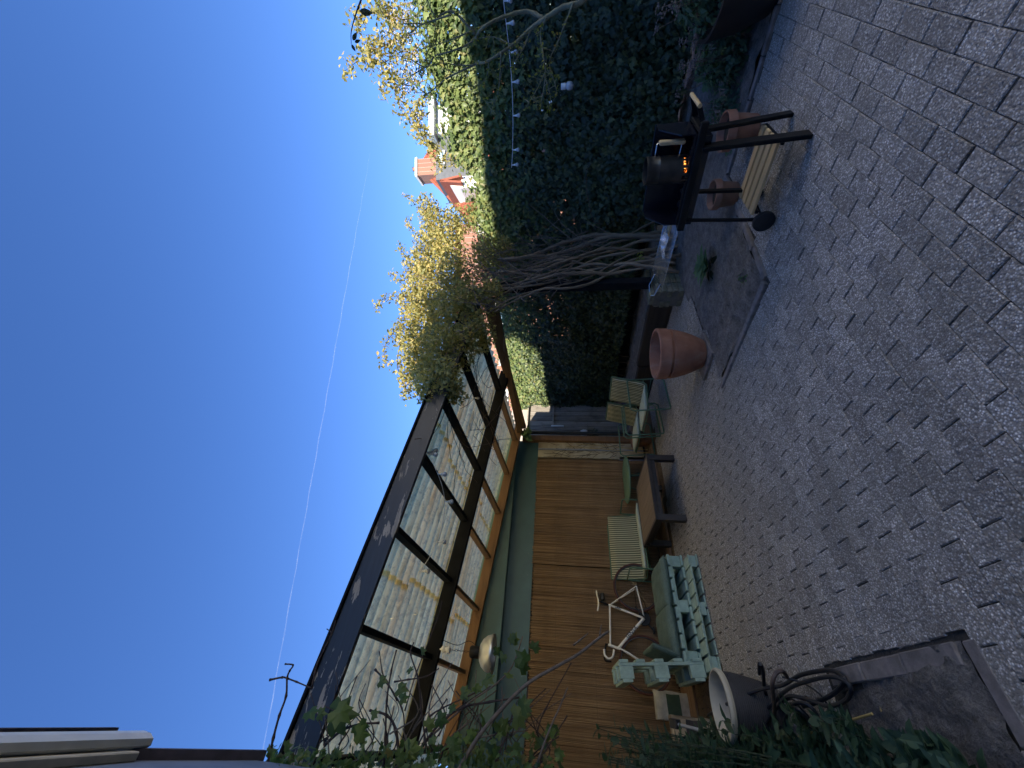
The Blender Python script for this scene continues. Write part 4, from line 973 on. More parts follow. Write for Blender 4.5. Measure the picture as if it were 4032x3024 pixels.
for i in range(n + 1):
    t_ = i / n; wdt = lerp(.068, .020, min(1, t_ * 1.7)) if t_ < .6 else lerp(.020, .016, (t_ - .6) / .4)
    for k in range(9):
        a = math.pi * k / 8; vs.append((lerp(-.13, .14, t_), wdt * math.cos(a), .022 * math.sin(a) + .012 * math.cos(t_ * 5.5)))
sdl.add(vs, [(i * 9 + k, i * 9 + k + 1, (i + 1) * 9 + k + 1, (i + 1) * 9 + k) for i in range(n) for k in range(8)] + [tuple(range(9)), tuple(range(n * 9, n * 9 + 9))[::-1]] + [tuple([i * 9 for i in range(n + 1)] + [i * 9 + 8 for i in range(n, -1, -1)])])
so2 = sdl.build('saddle', FRW, bk, smooth=True); so2.location = (-.15, 0, .93)
MB().tube([ST, ST + Vector((-.045, 0, .145))], .013, 10).build('seat_post', BLACKM, bk, smooth=True)
MB().box((-.26, -.035, .83), (-.15, .035, .895), bev=.015).build('saddle_bag', RUBBER, bk)
MB().tube([HT, HT + Vector((-.01, 0, .03)), HT + Vector((.08, 0, .05))], .014, 10).build('stem', BLACKM, bk, smooth=True)
hbp = [(.50, -.20, .87), (.50, -.19, .87), (.50, 0, .87), (.50, .19, .87), (.50, .20, .87)]
MB().tube(hbp, .012, 10).build('handlebar', BLACKM, bk, smooth=True)
for s_ in (-1, 1):
    MB().tube(smooth_path([(.50, s_ * .19, .87), (.57, s_ * .205, .865), (.61, s_ * .21, .82), (.585, s_ * .21, .76), (.50, s_ * .21, .735)], 5), .0145, 10).build('bar_tape', FRW, bk, smooth=True)
    MB().tube(smooth_path([(.595, s_ * .205, .875), (.635, s_ * .205, .86), (.64, s_ * .205, .78)], 4), .011, 8).build('brake_lever', BLACKM, bk, smooth=True)
Rx9 = Matrix.Rotation(math.pi / 2, 3, 'X')
MB().lathe([(.02, -.006), (.088, -.004), (.092, 0), (.088, .004), (.02, .006)], BB + Vector((0, -.05, 0)), 36, R=Rx9).build('chainring', BLACKM, bk, smooth=True)
MB().bar(BB + Vector((0, -.07, 0)), BB + Vector((.13, -.07, -.11)), .012, .022).build('crank', BLACKM, bk); MB().box(BB + Vector((.09, -.15, -.13)), BB + Vector((.17, -.075, -.11))).build('pedal', BLACKM, bk)
MB().bar(BB + Vector((0, .07, 0)), BB + Vector((-.13, .07, .11)), .012, .022).build('crank', BLACKM, bk)
MB().tube([BB + Vector((0, -.05, .09)), RA + Vector((0, -.05, .035))], .004, 6).build('chain', BLACKM, bk); MB().tube([BB + Vector((0, -.05, -.09)), RA + Vector((0, -.05, -.035))], .004, 6).build('chain', BLACKM, bk)
def lettering(txt, a, b_, size, parent, side=1, lift=.0235):
    cu = bpy.data.curves.new('lettering', 'FONT'); cu.body = txt; cu.size = size; cu.align_x = 'CENTER'; cu.align_y = 'CENTER'; cu.extrude = .0004; cu.shear = .25; cu.offset = .0015
    to = bpy.data.objects.new('tmp', cu); COL.objects.link(to); dg = bpy.context.evaluated_depsgraph_get(); me = bpy.data.meshes.new_from_object(to.evaluated_get(dg)); bpy.data.objects.remove(to)
    me.materials.clear(); me.materials.append(BTX); o = bpy.data.objects.new('lettering', me); COL.objects.link(o); o.parent = parent
    X = (b_ - a).normalized(); Nn = Vector((0, side, 0)); Y = Nn.cross(X).normalized()
    M = Matrix((X, Y, Nn)).transposed().to_4x4(); M.translation = (a + b_) / 2 + Nn * lift; o.matrix_local = M; return o
lettering('SENSA', HB, BB, .075, bk, 1)
lettering('URSO', ST, BB.lerp(ST, .45), .034, bk, 1, .0175)
# ---- cream-rimmed ribbed planter, hose, sacks and odds by the side bed
pp = thing('ribbed_planter', 'big dark ribbed planter with a cream rim, empty', 'planter', (.22, 4.03, 0))
rib = []
for k in range(54):
    t_ = k / 53; z = lerp(0, .39, t_); rib.append((lerp(.13, .212, min(1, t_ * 1.25) ** .6) + (.003 if k % 2 else 0), z))
MB().lathe(rib, (0, 0, 0), 48, cap1=False).build('body', simple('dark_ribbed_body', (.045, .043, .046), .7, 0, .2, 14), pp, smooth=True)
MB().lathe([(.210, .375), (.226, .38), (.233, .40), (.226, .42), (.214, .422), (.203, .40), (.196, .33), (.15, .10), (0.0, .08)], (0, 0, 0), 48, cap0=False, cap1=False).build('rim', simple('cream_plastic', (.50, .46, .36), .6, 0, .1, 8, .05, .4, (.33, .29, .21)), pp, smooth=True)
def hose(name, label, pts, r_, mat, seg=9):
    o = MB().tube(smooth_path(pts, 8), r_, seg).build(name, mat, smooth=True); return tag(o, label, 'hose')
HOSEM = simple('black_hose', (.016, .018, .024), .45, 0, .2, 20, .1); HOSEB = simple('brown_hose', (.10, .07, .06), .55, 0, .2, 20, .1)
hp = [(1640, 1455, .22), (1641, 1434, .30), (1648, 1448, .25), (1655, 1500, .12), (1690, 1530, .06), (1740, 1525, .05), (1790, 1505, .045), (1820, 1480, .05), (1822, 1462, .05), (1790, 1448, .05), (1730, 1458, .06), (1690, 1480, .10), (1640, 1490, .2), (1590, 1510, .3), (1530, 1545, .3)]
hose('garden_hose', 'long black garden hose tangled over the kerb and planter', [gz(x, y, z) for x, y, z in hp], .0125, HOSEM)
hose('garden_hose', 'brown end of hose arching up beside the ribbed planter', [gz(x, y, z) for x, y, z in [(1672, 1560, .10), (1672, 1520, .24), (1668, 1480, .32), (1676, 1455, .30), (1690, 1450, .26), (1700, 1462, .2)]], .0125, HOSEB)
hose('garden_hose', 'thin dark cable loop lying on the side bed soil', [gz(x, y, z) for x, y, z in [(1690, 1462, .14), (1740, 1478, .05), (1780, 1510, .04), (1790, 1550, .04), (1770, 1575, .05), (1740, 1540, .12), (1710, 1510, .14), (1690, 1530, .1), (1720, 1600, .08)]], .006, HOSEM)
hose('garden_hose', 'doubled black hose coil under the side bed leaves', [gz(x, y, z) for x, y, z in [(1700, 1560, .1), (1710, 1525, .16), (1740, 1520, .14), (1765, 1545, .1), (1775, 1590, .06), (1750, 1560, .12), (1720, 1530, .18), (1700, 1545, .14), (1690, 1590, .08)]], .011, HOSEM)
hose('garden_hose', 'loose black hose loops lying nearest the kerb corner', [gz(x, y, z) for x, y, z in [(1660, 1530, .16), (1700, 1490, .16), (1750, 1470, .12), (1800, 1462, .09), (1835, 1480, .07), (1830, 1510, .06), (1790, 1525, .08), (1740, 1510, .12), (1700, 1505, .16), (1670, 1540, .18), (1650, 1575, .16)]], .0115, HOSEM)
ck = MB().tube([gz(1700, 1600, .18), gz(1790, 1570, .12), gz(1884, 1542, .07)], .006, 8).build('bamboo_cane', simple('bamboo', (.42, .32, .12), .5, 0, .2, 20), smooth=True); tag(ck, 'thin yellow bamboo cane lying across the side bed', 'cane')
sk = thing('charcoal_sack', 'crumpled white printed sack with a dark green panel by the screen', 'sack', (.30, 6.70, .034)); 
def sack(t, w_, d_, h_, mats, seed):
    n, mz = 20, 12; b = MB(); vs = []
    for k in range(mz + 1):
        zz = k / mz
        for i in range(n):
            a = 2 * math.pi * i / n; sx = math.copysign(abs(math.cos(a)) ** .45, math.cos(a)); sy = math.copysign(abs(math.sin(a)) ** .45, math.sin(a)); nn = nz3(math.cos(a) + seed, zz * 2.2, math.sin(a), 2.2)
            pinch = 1 - .35 * max(0, (zz - .82) / .18) ** 2 if zz > .82 else 1
            vs.append((sx * w_ / 2 * (1 + .10 * nn), sy * d_ / 2 * (1 + .14 * nn) * pinch, zz * h_ * (1 + .05 * nz3(a, seed, 0, 1))))
    b.add(vs, [(k * n + i, k * n + (i + 1) % n, (k + 1) * n + (i + 1) % n, (k + 1) * n + i) for k in range(mz) for i in range(n)] + [tuple(range(n))[::-1], tuple(range(mz * n, mz * n + n))])
    b.mi = [1 if (k_ < mz * n and 3 <= k_ // n <= 7 and (k_ % n) in (12, 13, 14, 15, 16)) else 0 for k_ in range(len(b.f))]
    return b.build('body', mats, t, smooth=True)
sack(sk, .30, .16, .40, [simple('sack_white', (.50, .49, .44), .8, 0, .2, 12, .5, .3, (.28, .24, .18)), simple('sack_green', (.06, .10, .06), .8)], 1)
sk2 = thing('paper_sack', 'brown and white paper sack slumped behind the leaves', 'sack', (.05, 5.95, 0)); sack(sk2, .28, .22, .42, [simple('sack_tan', (.36, .29, .20), .85, 0, .2, 10, .5, .3, (.45, .43, .38)), simple('sack_print', (.05, .045, .04), .8)], 5)
sp_ = thing('scrubbing_pole', 'grey pole with a black square head leaning by the planter', 'broom', (0, 0, 0))
p0, p1 = gz(1600, 1600, .25), oc(4.9, 1465, 1565); MB().tube([p0, p1], .014, 10).build('pole', GREYP, sp_, smooth=True); d_ = (p1 - p0).normalized(); MB().bar(p1 - d_ * .01, p1 + d_ * .09, .07, .06, bev=.006).build('head', RUBBER, sp_)
# stacked clay pots under the bench corner
for i, (x, y, z, R_, lab) in enumerate(((4.28, 6.72, 0, .12, 'small clay pot upside down by the corner post'), (4.18, 6.45, 0, .13, 'clay pot half hidden behind the round green table'))): rimmed(lab, (x, y, z), R_, .30, TERRA2)
cn_ = thing('bamboo_canes', 'two thin bamboo canes leaning on the cream panel', 'cane', (0, 0, 0))
for a, b_ in (((4.05, 6.75, .02), (4.30, 6.97, 1.55)), ((4.10, 6.72, .02), (4.36, 6.97, 1.35))): MB().tube([a, b_], .006, 8).build('cane', MATS['bamboo'], cn_, smooth=True)
# ---- dark planter cut by the frame edge
dp = thing('dark_tub', 'dark brown round tub planted with a shrub beside the ivy bed', 'planter', (4.52, .36, 0))
MB().lathe([(.30, 0), (.34, .01), (.42, .22), (.45, .40), (.46, .42), (.46, .45), (.43, .45), (.42, .40), (0.0, .39)], (0, 0, 0), 48, cap1=False).build('body', simple('dark_brown_tub', (.028, .020, .018), .55, 0, .2, 8), dp, smooth=True)
MB().lathe([(0.0, .405), (.42, .40)], (0, 0, 0), 32, cap0=False, cap1=False).build('soil', POTSOIL, dp)
# ---- string lights
CORD = simple('white_cord', (.70, .72, .76), .6, 0, .05, 30)
def bulb_string(label, pts, ts, grp='string lights'):
    t = thing('string_light', label, 'string light', (0, 0, 0), 0, grp); P = smooth_path(pts, 10); b = MB(); c2 = MB()
    b.tube(P, .0035, 6); b.build('cord', CORD, t, smooth=True)
    for q in ts:
        p = P[int(q * (len(P) - 1))]
        MB().lathe([(.007, 0), (.009, -.03), (.014, -.045), (.012, -.05)], p, 12).build('socket', WHITEP, t, smooth=True)
        MB().lathe([(.010, -.045), (.020, -.058), (.026, -.075), (.020, -.092), (.004, -.098)], p, 14).build('bulb', simple('clear_bulb', (.42, .45, .50), .1, 0, .05, 10, 0, .8) if 'clear_bulb' not in MATS else MATS['clear_bulb'], t, smooth='all')
    return t
bulb_string('white bulb string stretched along the ivy wall', [orr(5.78, x, y) for x, y in ((1083, -40), (1091, 30), (1099, 100), (1105, 170), (1108, 250), (1107, 330), (1105, 362))], (.10, .22, .38, .53, .68, .83, .98))
bulb_string('bulb string looped under the corrugated roof sheets', [oc(3.5, 925, 966), oc(3.65, 918, 988), oc(3.9, 940, 955), oc(4.2, 985, 900), oc(4.45, 1030, 850)], (.1, .4, .7, .95))
bulb_string('bulb string hanging from fascia to rafter', [oc(3.45, 918, 965), oc(3.6, 935, 1000), oc(3.8, 955, 1050), oc(4.0, 960, 1100), oc(4.2, 945, 1170), oc(4.3, 905, 1240)], (.1, .3, .55, .8, .98))
jl = thing('jar_light', 'glass globe lamp with white cap hanging in front of the ivy', 'lamp', orr(5.72, 1222, 186))
MB().lathe([(.030, .0), (.034, .005), (.034, .05), (.030, .055)], (0, 0, 0), 16).build('cap', WHITEP, jl, smooth=True)
MB().lathe([(.028, 0), (.042, -.02), (.046, -.05), (.036, -.08), (.012, -.092)], (0, 0, 0), 20).build('globe', MATS['clear_bulb'], jl, smooth='all')
MB().tube([(0, 0, .05), (0, .01, .32)], .002, 5).build('wire', BLACKM, jl)
# ================================================================== VEGETATION
def cd(ox, oy, sc, cx, cy): return ((ox + cx / sc) / S_, (oy + cy / sc) / S_)
R_ = np.random.default_rng(21)
def rn(n): return R_.normal(size=(n, 3))
# ---- ivy wall
iv = thing('ivy_hedge', 'tall dense wall of dark green ivy along the side of the yard', 'ivy', (6.2, 3.5, 0))
iv.location = (0, 0, 0)
for k, y in enumerate((-1.0, .9, 2.8, 4.7, 6.6, 8.2)): MB().box((6.38, y - .05, 0), (6.48, y + .05, 2.6)).build('post', DARKF, iv)
y = -1.4
while y < 8.25:
    w_ = random.uniform(.11, .15); MB().box((6.49, y, .05), (6.515, y + w_ - .004, 1.42 + random.uniform(-.03, .03))).build('fence_board', DARKF, iv); y += w_
MB().box((6.44, -1.4, 1.95), (6.48, 8.2, 2.03)).build('rail', DARKF, iv)
def ivy_top(y): return np.where(y < 2.0, 3.18, np.where(y < 2.5, 3.18 - (y - 2.0) * .5, 2.90 - .012 * (y - 2.5))) + .10 * np.sin(y * 2.3) * .5 + .05 * np.sin(y * 7.1)
N = 52000
yy = R_.uniform(-1.6, 8.1, N); top = ivy_top(yy); zz = R_.uniform(.03, 1, N) ** .92 * top
bul = np.array([.14 * mnoise.noise(Vector((a * 1.3, b * 1.3, 0))) + .07 * mnoise.noise(Vector((a * 4, b * 4, 7))) for a, b in zip(yy, zz)])
dep = R_.exponential(.075, N); low = zz < .30
xx = 6.10 - bul + dep - .10 * np.clip((zz - 1.8), 0, 1) + .15 * np.clip(.5 - zz, 0, .5)
hole = np.array([mnoise.noise(Vector((a * 3.1, b * 3.1, 3.3))) for a, b in zip(yy, zz)])
band = np.exp(-((zz - 1.75) / .42) ** 2); keep = ~((hole > .58 - .16 * band) & (zz > 1.45) & (zz < 2.3) & (yy < 4.2) & (R_.random(N) < .8)); keep &= ~((zz < .22) & (R_.random(N) < .6))
keep &= ~((yy > 3.5) & (zz < .42))
nr = np.stack([-np.ones(N), R_.normal(0, .45, N), R_.normal(.30, .38, N)], 1); tp = np.stack([R_.normal(0, .25, N), R_.normal(0, .5, N), -np.ones(N)], 1)
sz = R_.uniform(.05, .108, N) * np.where(yy > 4.5, .80, 1)
pos = np.stack([xx, yy, zz], 1)
up_ = keep & (zz > 2.30 + .12 * np.sin(yy * 3.3) + R_.normal(0, .22, N)); keep &= ~up_  # ragged height border where the painted sunlit colour starts
foliage(iv, 'ivy', pos[keep], nr[keep], tp[keep], sz[keep], IVY, 'ivy_leaf', 'ivy_foliage')
scatter('sun_tinted_ivy_foliage', 'ivy', pos[up_], nr[up_] + np.array([0, -.5, .2]), tp[up_], sz[up_], IVYSUN, iv)['kind'] = 'stuff'  # upper leaves tilted sunward, in the sun-painted colour
# shaggy top, leaves facing up and out, sunlight painted in their colour
N = 9000; yy = R_.uniform(-1.6, 8.1, N); xx = R_.uniform(5.98, 6.62, N); zz = ivy_top(yy) + R_.normal(-.03, .12, N) - .25 * (xx - 6.25) ** 2 + .08 * np.array([mnoise.noise(Vector((a * 2.5, b * 2.5, 9))) for a, b in zip(xx, yy)])
o = scatter('sun_tinted_ivy_top', 'ivy', np.stack([xx, yy, zz], 1), np.stack([R_.normal(-.9, .5, N), R_.normal(0, .5, N), np.ones(N)], 1), rn(N) * .7 + np.array([-.4, 0, -.3]), R_.uniform(.035, .085, N), IVYSUN, iv); o['kind'] = 'stuff'
N = 5200; yy = R_.uniform(-1.6, 8.1, N); zz = R_.uniform(1.1, 2.75, N)
o = scatter('inner_ivy_foliage', 'ivy', np.stack([R_.uniform(6.36, 6.46, N), yy, zz], 1), np.stack([-np.ones(N), R_.normal(0, .3, N), R_.normal(.2, .3, N)], 1), np.stack([R_.normal(0, .2, N), R_.normal(0, .5, N), -np.ones(N)], 1), R_.uniform(.07, .12, N), IVY, iv); o['kind'] = 'stuff'
sm = MB(); rs = random.Random(12)
for i in range(46):
    y = rs.uniform(-.6, 8); p = Vector((6.32, y, rs.uniform(0, .4))); q = [p]; a = rs.uniform(-.4, .4)
    while p.z < 2.7: a = max(-.9, min(.9, a + rs.uniform(-.4, .4))); p = p + Vector((rs.uniform(-.03, .03), math.sin(a) * .22, math.cos(a) * .22)); p.x = min(6.42, max(6.16, p.x)); q.append(p.copy())
    sm.tube(q, [rs.uniform(.006, .016)] * len(q), 6)
sm.build('stems', TWIG, iv, smooth=True)
# ---- climbing vine on the post
vn = thing('climbing_vine', 'twisted woody vine with yellow-green new leaves smothering the lean-to corner', 'vine', (4.9, 3.3, 0)); vn.location = (0, 0, 0)
base = [(1452, 488), (1448, 505), (1446, 522), (1444, 570), (1440, 580), (1452, 528), (1448, 565), (1456, 500), (1450, 540), (1440, 560), (1455, 515), (1442, 478), (1450, 552), (1446, 530)]
rs = random.Random(31)
for i, (bx, by) in enumerate(base):
    a = oc(3.22 + rs.uniform(-.06, .06), bx, by); a.z = rs.uniform(-.02, .12); e = oc(3.34 + rs.uniform(-.12, .08), 1070 + rs.uniform(-30, 20), 622 + (i - 7) * 9)
    pts = []; n = 11; ph = rs.uniform(0, 6.28); tw = rs.choice((1.4, 1.9, -1.6)); 
    for k in range(n + 1):
        t_ = k / n; p = a.lerp(e, t_); amp = .055 * (1 - .2 * t_) + .02; ang = ph + tw * 2 * math.pi * t_
        pts.append(p + Vector((math.cos(ang) * amp, math.sin(ang) * amp * .8, 0)) + Vector((.10 * math.sin(t_ * 3.0) * (1 if i % 2 else .3), 0, 0)) + Vector((rs.uniform(-.015, .015), rs.uniform(-.015, .015), 0)))
    r0_ = rs.uniform(.014, .036) if i > 1 else .045
    MB().tube(smooth_path(pts, 4), [lerp(r0_, r0_ * .55, k / (n * 4)) * (1 + .18 * math.sin(k * 1.7 + i)) for k in range(n * 4 + 1)], 8).build('trunk', BARK, vn, smooth='all')
br = MB(); rs = random.Random(17); tips = []
for i in range(240):                                   # tangle of thin canes round the head of the post
    u = rs.random(); p = oc(3.3 + rs.gauss(0, .14), 1330 - 300 * u ** .8, 525 + 110 * u + rs.gauss(0, 22 + 16 * u)); q = [p.copy()]
    d = Vector((rs.gauss(-.05, .5), rs.gauss(.05, .35), 1.0)).normalized(); L = rs.uniform(.4, 1.25); n = 7
    for k in range(n):
        d = (d + Vector((rs.gauss(0, .22), rs.gauss(0, .18), rs.gauss(-.03 - .05 * k / n, .16)))).normalized(); p = p + d * L / n; q.append(p.copy())
    r0_ = rs.uniform(.0025, .0075); br.tube(smooth_path(q, 3), [lerp(r0_, r0_ * .4, k / (n * 3)) for k in range(n * 3 + 1)], 5); tips.append(q)
o = br.build('canes', TWIG, vn, smooth=True); o['kind'] = 'stuff'
cl = [(925, 455, 3.3, .22), (945, 500, 3.3, .30), (985, 480, 3.2, .22), (1025, 470, 3.2, .2), (930, 545, 3.4, .30), (970, 545, 3.3, .30), (905, 590, 3.5, .26), (935, 620, 3.5, .32), (985, 610, 3.3, .3), (895, 660, 3.7, .26), (930, 690, 3.6, .32), (970, 690, 3.4, .30), (885, 725, 3.7, .24), (915, 760, 3.6, .28), (955, 760, 3.4, .28), (900, 805, 3.6, .22), (935, 815, 3.4, .24), (965, 820, 3.35, .2), (995, 750, 3.45, .24), (1035, 720, 3.5, .22), (1010, 660, 3.3, .26), (1050, 560, 3.3, .26), (1085, 545, 3.3, .2), (1060, 640, 3.3, .2), (925, 850, 3.4, .14), (985, 850, 3.5, .12)]
P = []
for (x, y, c_, r0_) in cl:
    ce = np.array(oc(c_, x, y)); n = int(1050 * (r0_ / .25) ** 2)
    q = rn(n); q /= np.linalg.norm(q, axis=1, keepdims=True); q *= (R_.random((n, 1)) ** .45); P.append(ce + q * np.array([r0_ * 1.15, r0_ * 1.5, r0_]))
P = np.concatenate(P); n = len(P)
foliage(vn, 'small', P, rn(n) * .8 + np.array([-.35, -.2, .55]), rn(n) * .8 + np.array([0, 0, -.25]), R_.uniform(.03, .07, n), VINEL, 'vine_leaf', 'vine_foliage', 120)
# sprays against the sky
spr = [[(905, 440), (890, 432), (872, 420)], [(885, 560), (870, 545), (862, 528)], [(880, 640), (850, 640), (822, 650), (812, 668)], [(870, 700), (845, 725), (830, 755), (835, 790)], [(865, 740), (858, 790), (875, 830), (868, 865)], [(890, 800), (870, 822), (885, 850)], [(895, 500), (880, 486), (884, 470)], [(880, 600), (860, 606), (848, 590)]]
tb_ = MB(); LP = []
for s_ in spr:
    pts = smooth_path([oc(3.5, x, y) for x, y in s_], 6); tb_.tube(pts, [lerp(.006, .002, k / (len(pts) - 1)) for k in range(len(pts))], 5)
    for p in pts:
        for _ in range(5): LP.append(np.array(p) + R_.normal(0, .035, 3))
tb_.build('sprays', DARKTWIG, vn, smooth=True); LP = np.array(LP); n = len(LP)
scatter('spray_leaves', 'small', LP, rn(n) + np.array([-.3, -.3, .4]), rn(n) + np.array([0, 0, -.4]), R_.uniform(.04, .075, n), VINEL, vn)['kind'] = 'stuff'
# ---- broken-down bits of vine hanging below the sheets
hv = MB(); rs = random.Random(40)
for i in range(26):
    p = Vector((rs.uniform(2.6, 4.4), rs.uniform(3.5, 5.0), 0)); p.z = zroof(p.x, p.y) - .06; q = [p.copy()]; d = Vector((rs.uniform(-1, .4), rs.uniform(-.6, .6), -.1)).normalized()
    for k in range(6): d = (d + Vector((rs.gauss(0, .3), rs.gauss(0, .3), rs.gauss(-.02, .15)))).normalized(); p = p + d * .14; p.z = min(p.z, zroof(p.x, p.y) - .04); q.append(p.copy())
    hv.tube(q, .0035, 5)
hv.build('hanging_canes', DARKTWIG, vn, smooth=True)
# ---- fruit tree branches reaching in from the right
ft = thing('fruit_tree', 'lichen-grey fruit tree branches with opening buds in front of the ivy', 'tree', (5.0, -.4, 0)); ft.location = (0, 0, 0)
C1 = lambda x, y: cd(1300, 0, 2.074, x, y)
limbs = [([(2250, -160), (2050, 0), (1900, 55), (1750, 155), (1640, 240), (1500, 360), (1300, 480), (1180, 530), (950, 630)], .028, 5.0), ([(1750, 155), (1600, 112), (1400, 150), (1250, 220), (1150, 350), (1000, 410), (850, 460)], .021, 5.05), ([(1190, 270), (1000, 100), (860, 130), (770, -20)], .014, 5.1), ([(1760, 150), (1715, 300), (1750, 480), (1755, 640), (1720, 870)], .011, 4.9), ([(1990, 20), (1870, 330), (1790, 520), (1840, 690), (1850, 760)], .010, 4.85), ([(1755, 600), (1690, 740), (1590, 890)], .007, 4.9), ([(1755, 640), (1800, 800), (1780, 910)], .006, 4.9), ([(1400, 420), (1390, 600), (1370, 760), (1310, 920)], .008, 4.9), ([(850, 460), (780, 545), (640, 480), (530, 430)], .009, 5.1), ([(780, 545), (690, 600), (600, 650), (570, 700)], .007, 5.1), ([(1000, 110), (760, 190), (650, 270), (560, 310)], .009, 5.1), ([(760, 190), (600, 185), (480, 180)], .006, 5.15), ([(950, 630), (820, 740), (760, 750)], .007, 5.0), ([(1180, 530), (1050, 540), (900, 520), (780, 545)], .008, 5.0), ([(860, 130), (850, 300), (790, 460), (800, 540)], .006, 5.1), ([(1250, 220), (1080, 280), (900, 360), (760, 395)], .009, 5.05), ([(560, 310), (480, 130), (400, 0)], .006, 5.1), ([(1500, 360), (1330, 300), (1180, 320)], .007, 5.0), ([(1300, 480), (1270, 640), (1150, 720)], .006, 4.95), ([(1640, 240), (1560, 420), (1470, 560)], .006, 4.9)]
BP = []; rs = random.Random(6)
for pts, r0_, rr_ in limbs:
    q = smooth_path([orr(rr_, *C1(*p)) + Vector((rs.gauss(0, .05), 0, 0)) for p in pts], 6); m_ = len(q)
    MB().tube(q, [lerp(r0_, max(.0022, r0_ * .28), k / (m_ - 1)) * (1 + .12 * math.sin(k * 2.3)) for k in range(m_)], 7).build('limb', GREYTWIG, ft, smooth='all')
    for k in range(2, m_):
        if r0_ < .02 or k > m_ * .5:
            for _ in range(2): BP.append(np.array(q[k]) + R_.normal(0, .012, 3))
            if rs.random() < .45:      # side spurs
                d = Vector((rs.gauss(0, 1), rs.gauss(0, 1), rs.gauss(.3, 1))).normalized() * rs.uniform(.05, .16); MB().tube([q[k], q[k] + d * .5, q[k] + d + Vector((0, 0, .01))], [.004, .003, .002], 5).build('spur', GREYTWIG, ft); BP += [np.array(q[k] + d) + R_.normal(0, .01, 3) for _ in range(3)]
BP = np.array(BP); n = len(BP); scatter('bud_foliage', 'small', BP, rn(n), rn(n) + np.array([0, 0, .4]), R_.uniform(.018, .042, n), BUD, ft)['kind'] = 'stuff'
MB().tube(smooth_path([(5.1, -1.6, -.02), (5.05, -1.5, .8), (5.0, -1.2, 1.4), orr(5.0, *C1(2250, -160))], 6), [.075 - .0025 * k for k in range(19)], 10).build('trunk', GREYTWIG, ft, smooth='all')
# dark sprig with long leaves
sg_ = thing('dark_sprig', 'dark twig with a few long leaves against the sky', 'twig', (0, 0, 0))
q = smooth_path([orr(3.2, *C1(x, y)) for x, y in ((300, -120), (240, 30), (205, 130), (172, 260), (172, 360))], 5); MB().tube(q, [.006 - .0002 * k for k in range(len(q))], 6).build('twig', DARKTWIG, sg_, smooth=True)
DKL = leafmat('dark_long_leaf', (.02, .03, .018), (.04, .05, .03), .15, .5, None, False)
for (x, y, ex, ey) in ((240, 90, 345, 115), (185, 330, 215, 265), (175, 360, 205, 425), (200, 345, 245, 330), (235, 40, 225, 85)):
    a, e = orr(3.2, *C1(x, y)), orr(3.2, *C1(ex, ey)); leaf_piece('oval', DKL, 'leaf', sg_, a, tuple(-ray(*C1(x, y)) + Vector((.3, .2, .4))), tuple(e - a), (e - a).length)
# ---- flowering shrub beyond the ivy top
fs_ = thing('flowering_shrub', 'loose shrub with bronze leaves and pale lilac blossom above the ivy', 'shrub', (0, 0, 0))
stems = [[(760, -40), (600, 190), (430, 310), (270, 460), (120, 580)], [(800, 300), (640, 480), (560, 800), (640, 980)], [(780, 120), (560, 160), (420, 60), (330, -30)], [(790, 500), (600, 420), (420, 520), (260, 500)], [(820, 640), (620, 700), (480, 640), (430, 760)], [(830, 780), (720, 830), (710, 960), (720, 1040)], [(900, 1260), (830, 1190), (760, 1110), (690, 1060)], [(740, 0), (500, 60), (260, 120), (210, 200)], [(780, 250), (520, 330), (380, 400), (280, 330)], [(1090, 1330), (1000, 1290), (880, 1330), (830, 1210)]]
LP = []; FP = []; rs = random.Random(14)
for s_ in stems:
    q = smooth_path([orr(6.75 + rs.uniform(-.15, .3), *C1(x, y)) for x, y in s_], 7); MB().tube(q, [lerp(.009, .003, k / (len(q) - 1)) for k in range(len(q))], 6).build('stem', TWIG, fs_, smooth=True)
    for k, p in enumerate(q):
        if k > 3:
            for _ in range(11): LP.append(np.array(p) + R_.normal(0, .06, 3))
for (x, y) in ((700, 30), (620, 120), (560, 100), (650, 200), (680, 330), (700, 440), (640, 560), (600, 700), (700, 640), (650, 760), (730, 960), (750, 900), (720, 1010), (560, 260), (480, 560)):
    ce = np.array(orr(6.8, *C1(x, y))); FP.append(ce + R_.normal(0, 1, (70, 3)) * np.array([.06, .06, .10]))
LP = np.array(LP); n = len(LP); scatter('shrub_foliage', 'small', LP, rn(n) + np.array([-.4, -.2, .3]), rn(n) + np.array([0, 0, -.5]), R_.uniform(.045, .085, n), VINEL, fs_)['kind'] = 'stuff'
FP = np.concatenate(FP); n = len(FP); scatter('blossom', 'small', FP, rn(n), rn(n), R_.uniform(.015, .03, n), BLOOM, fs_)['kind'] = 'stuff'
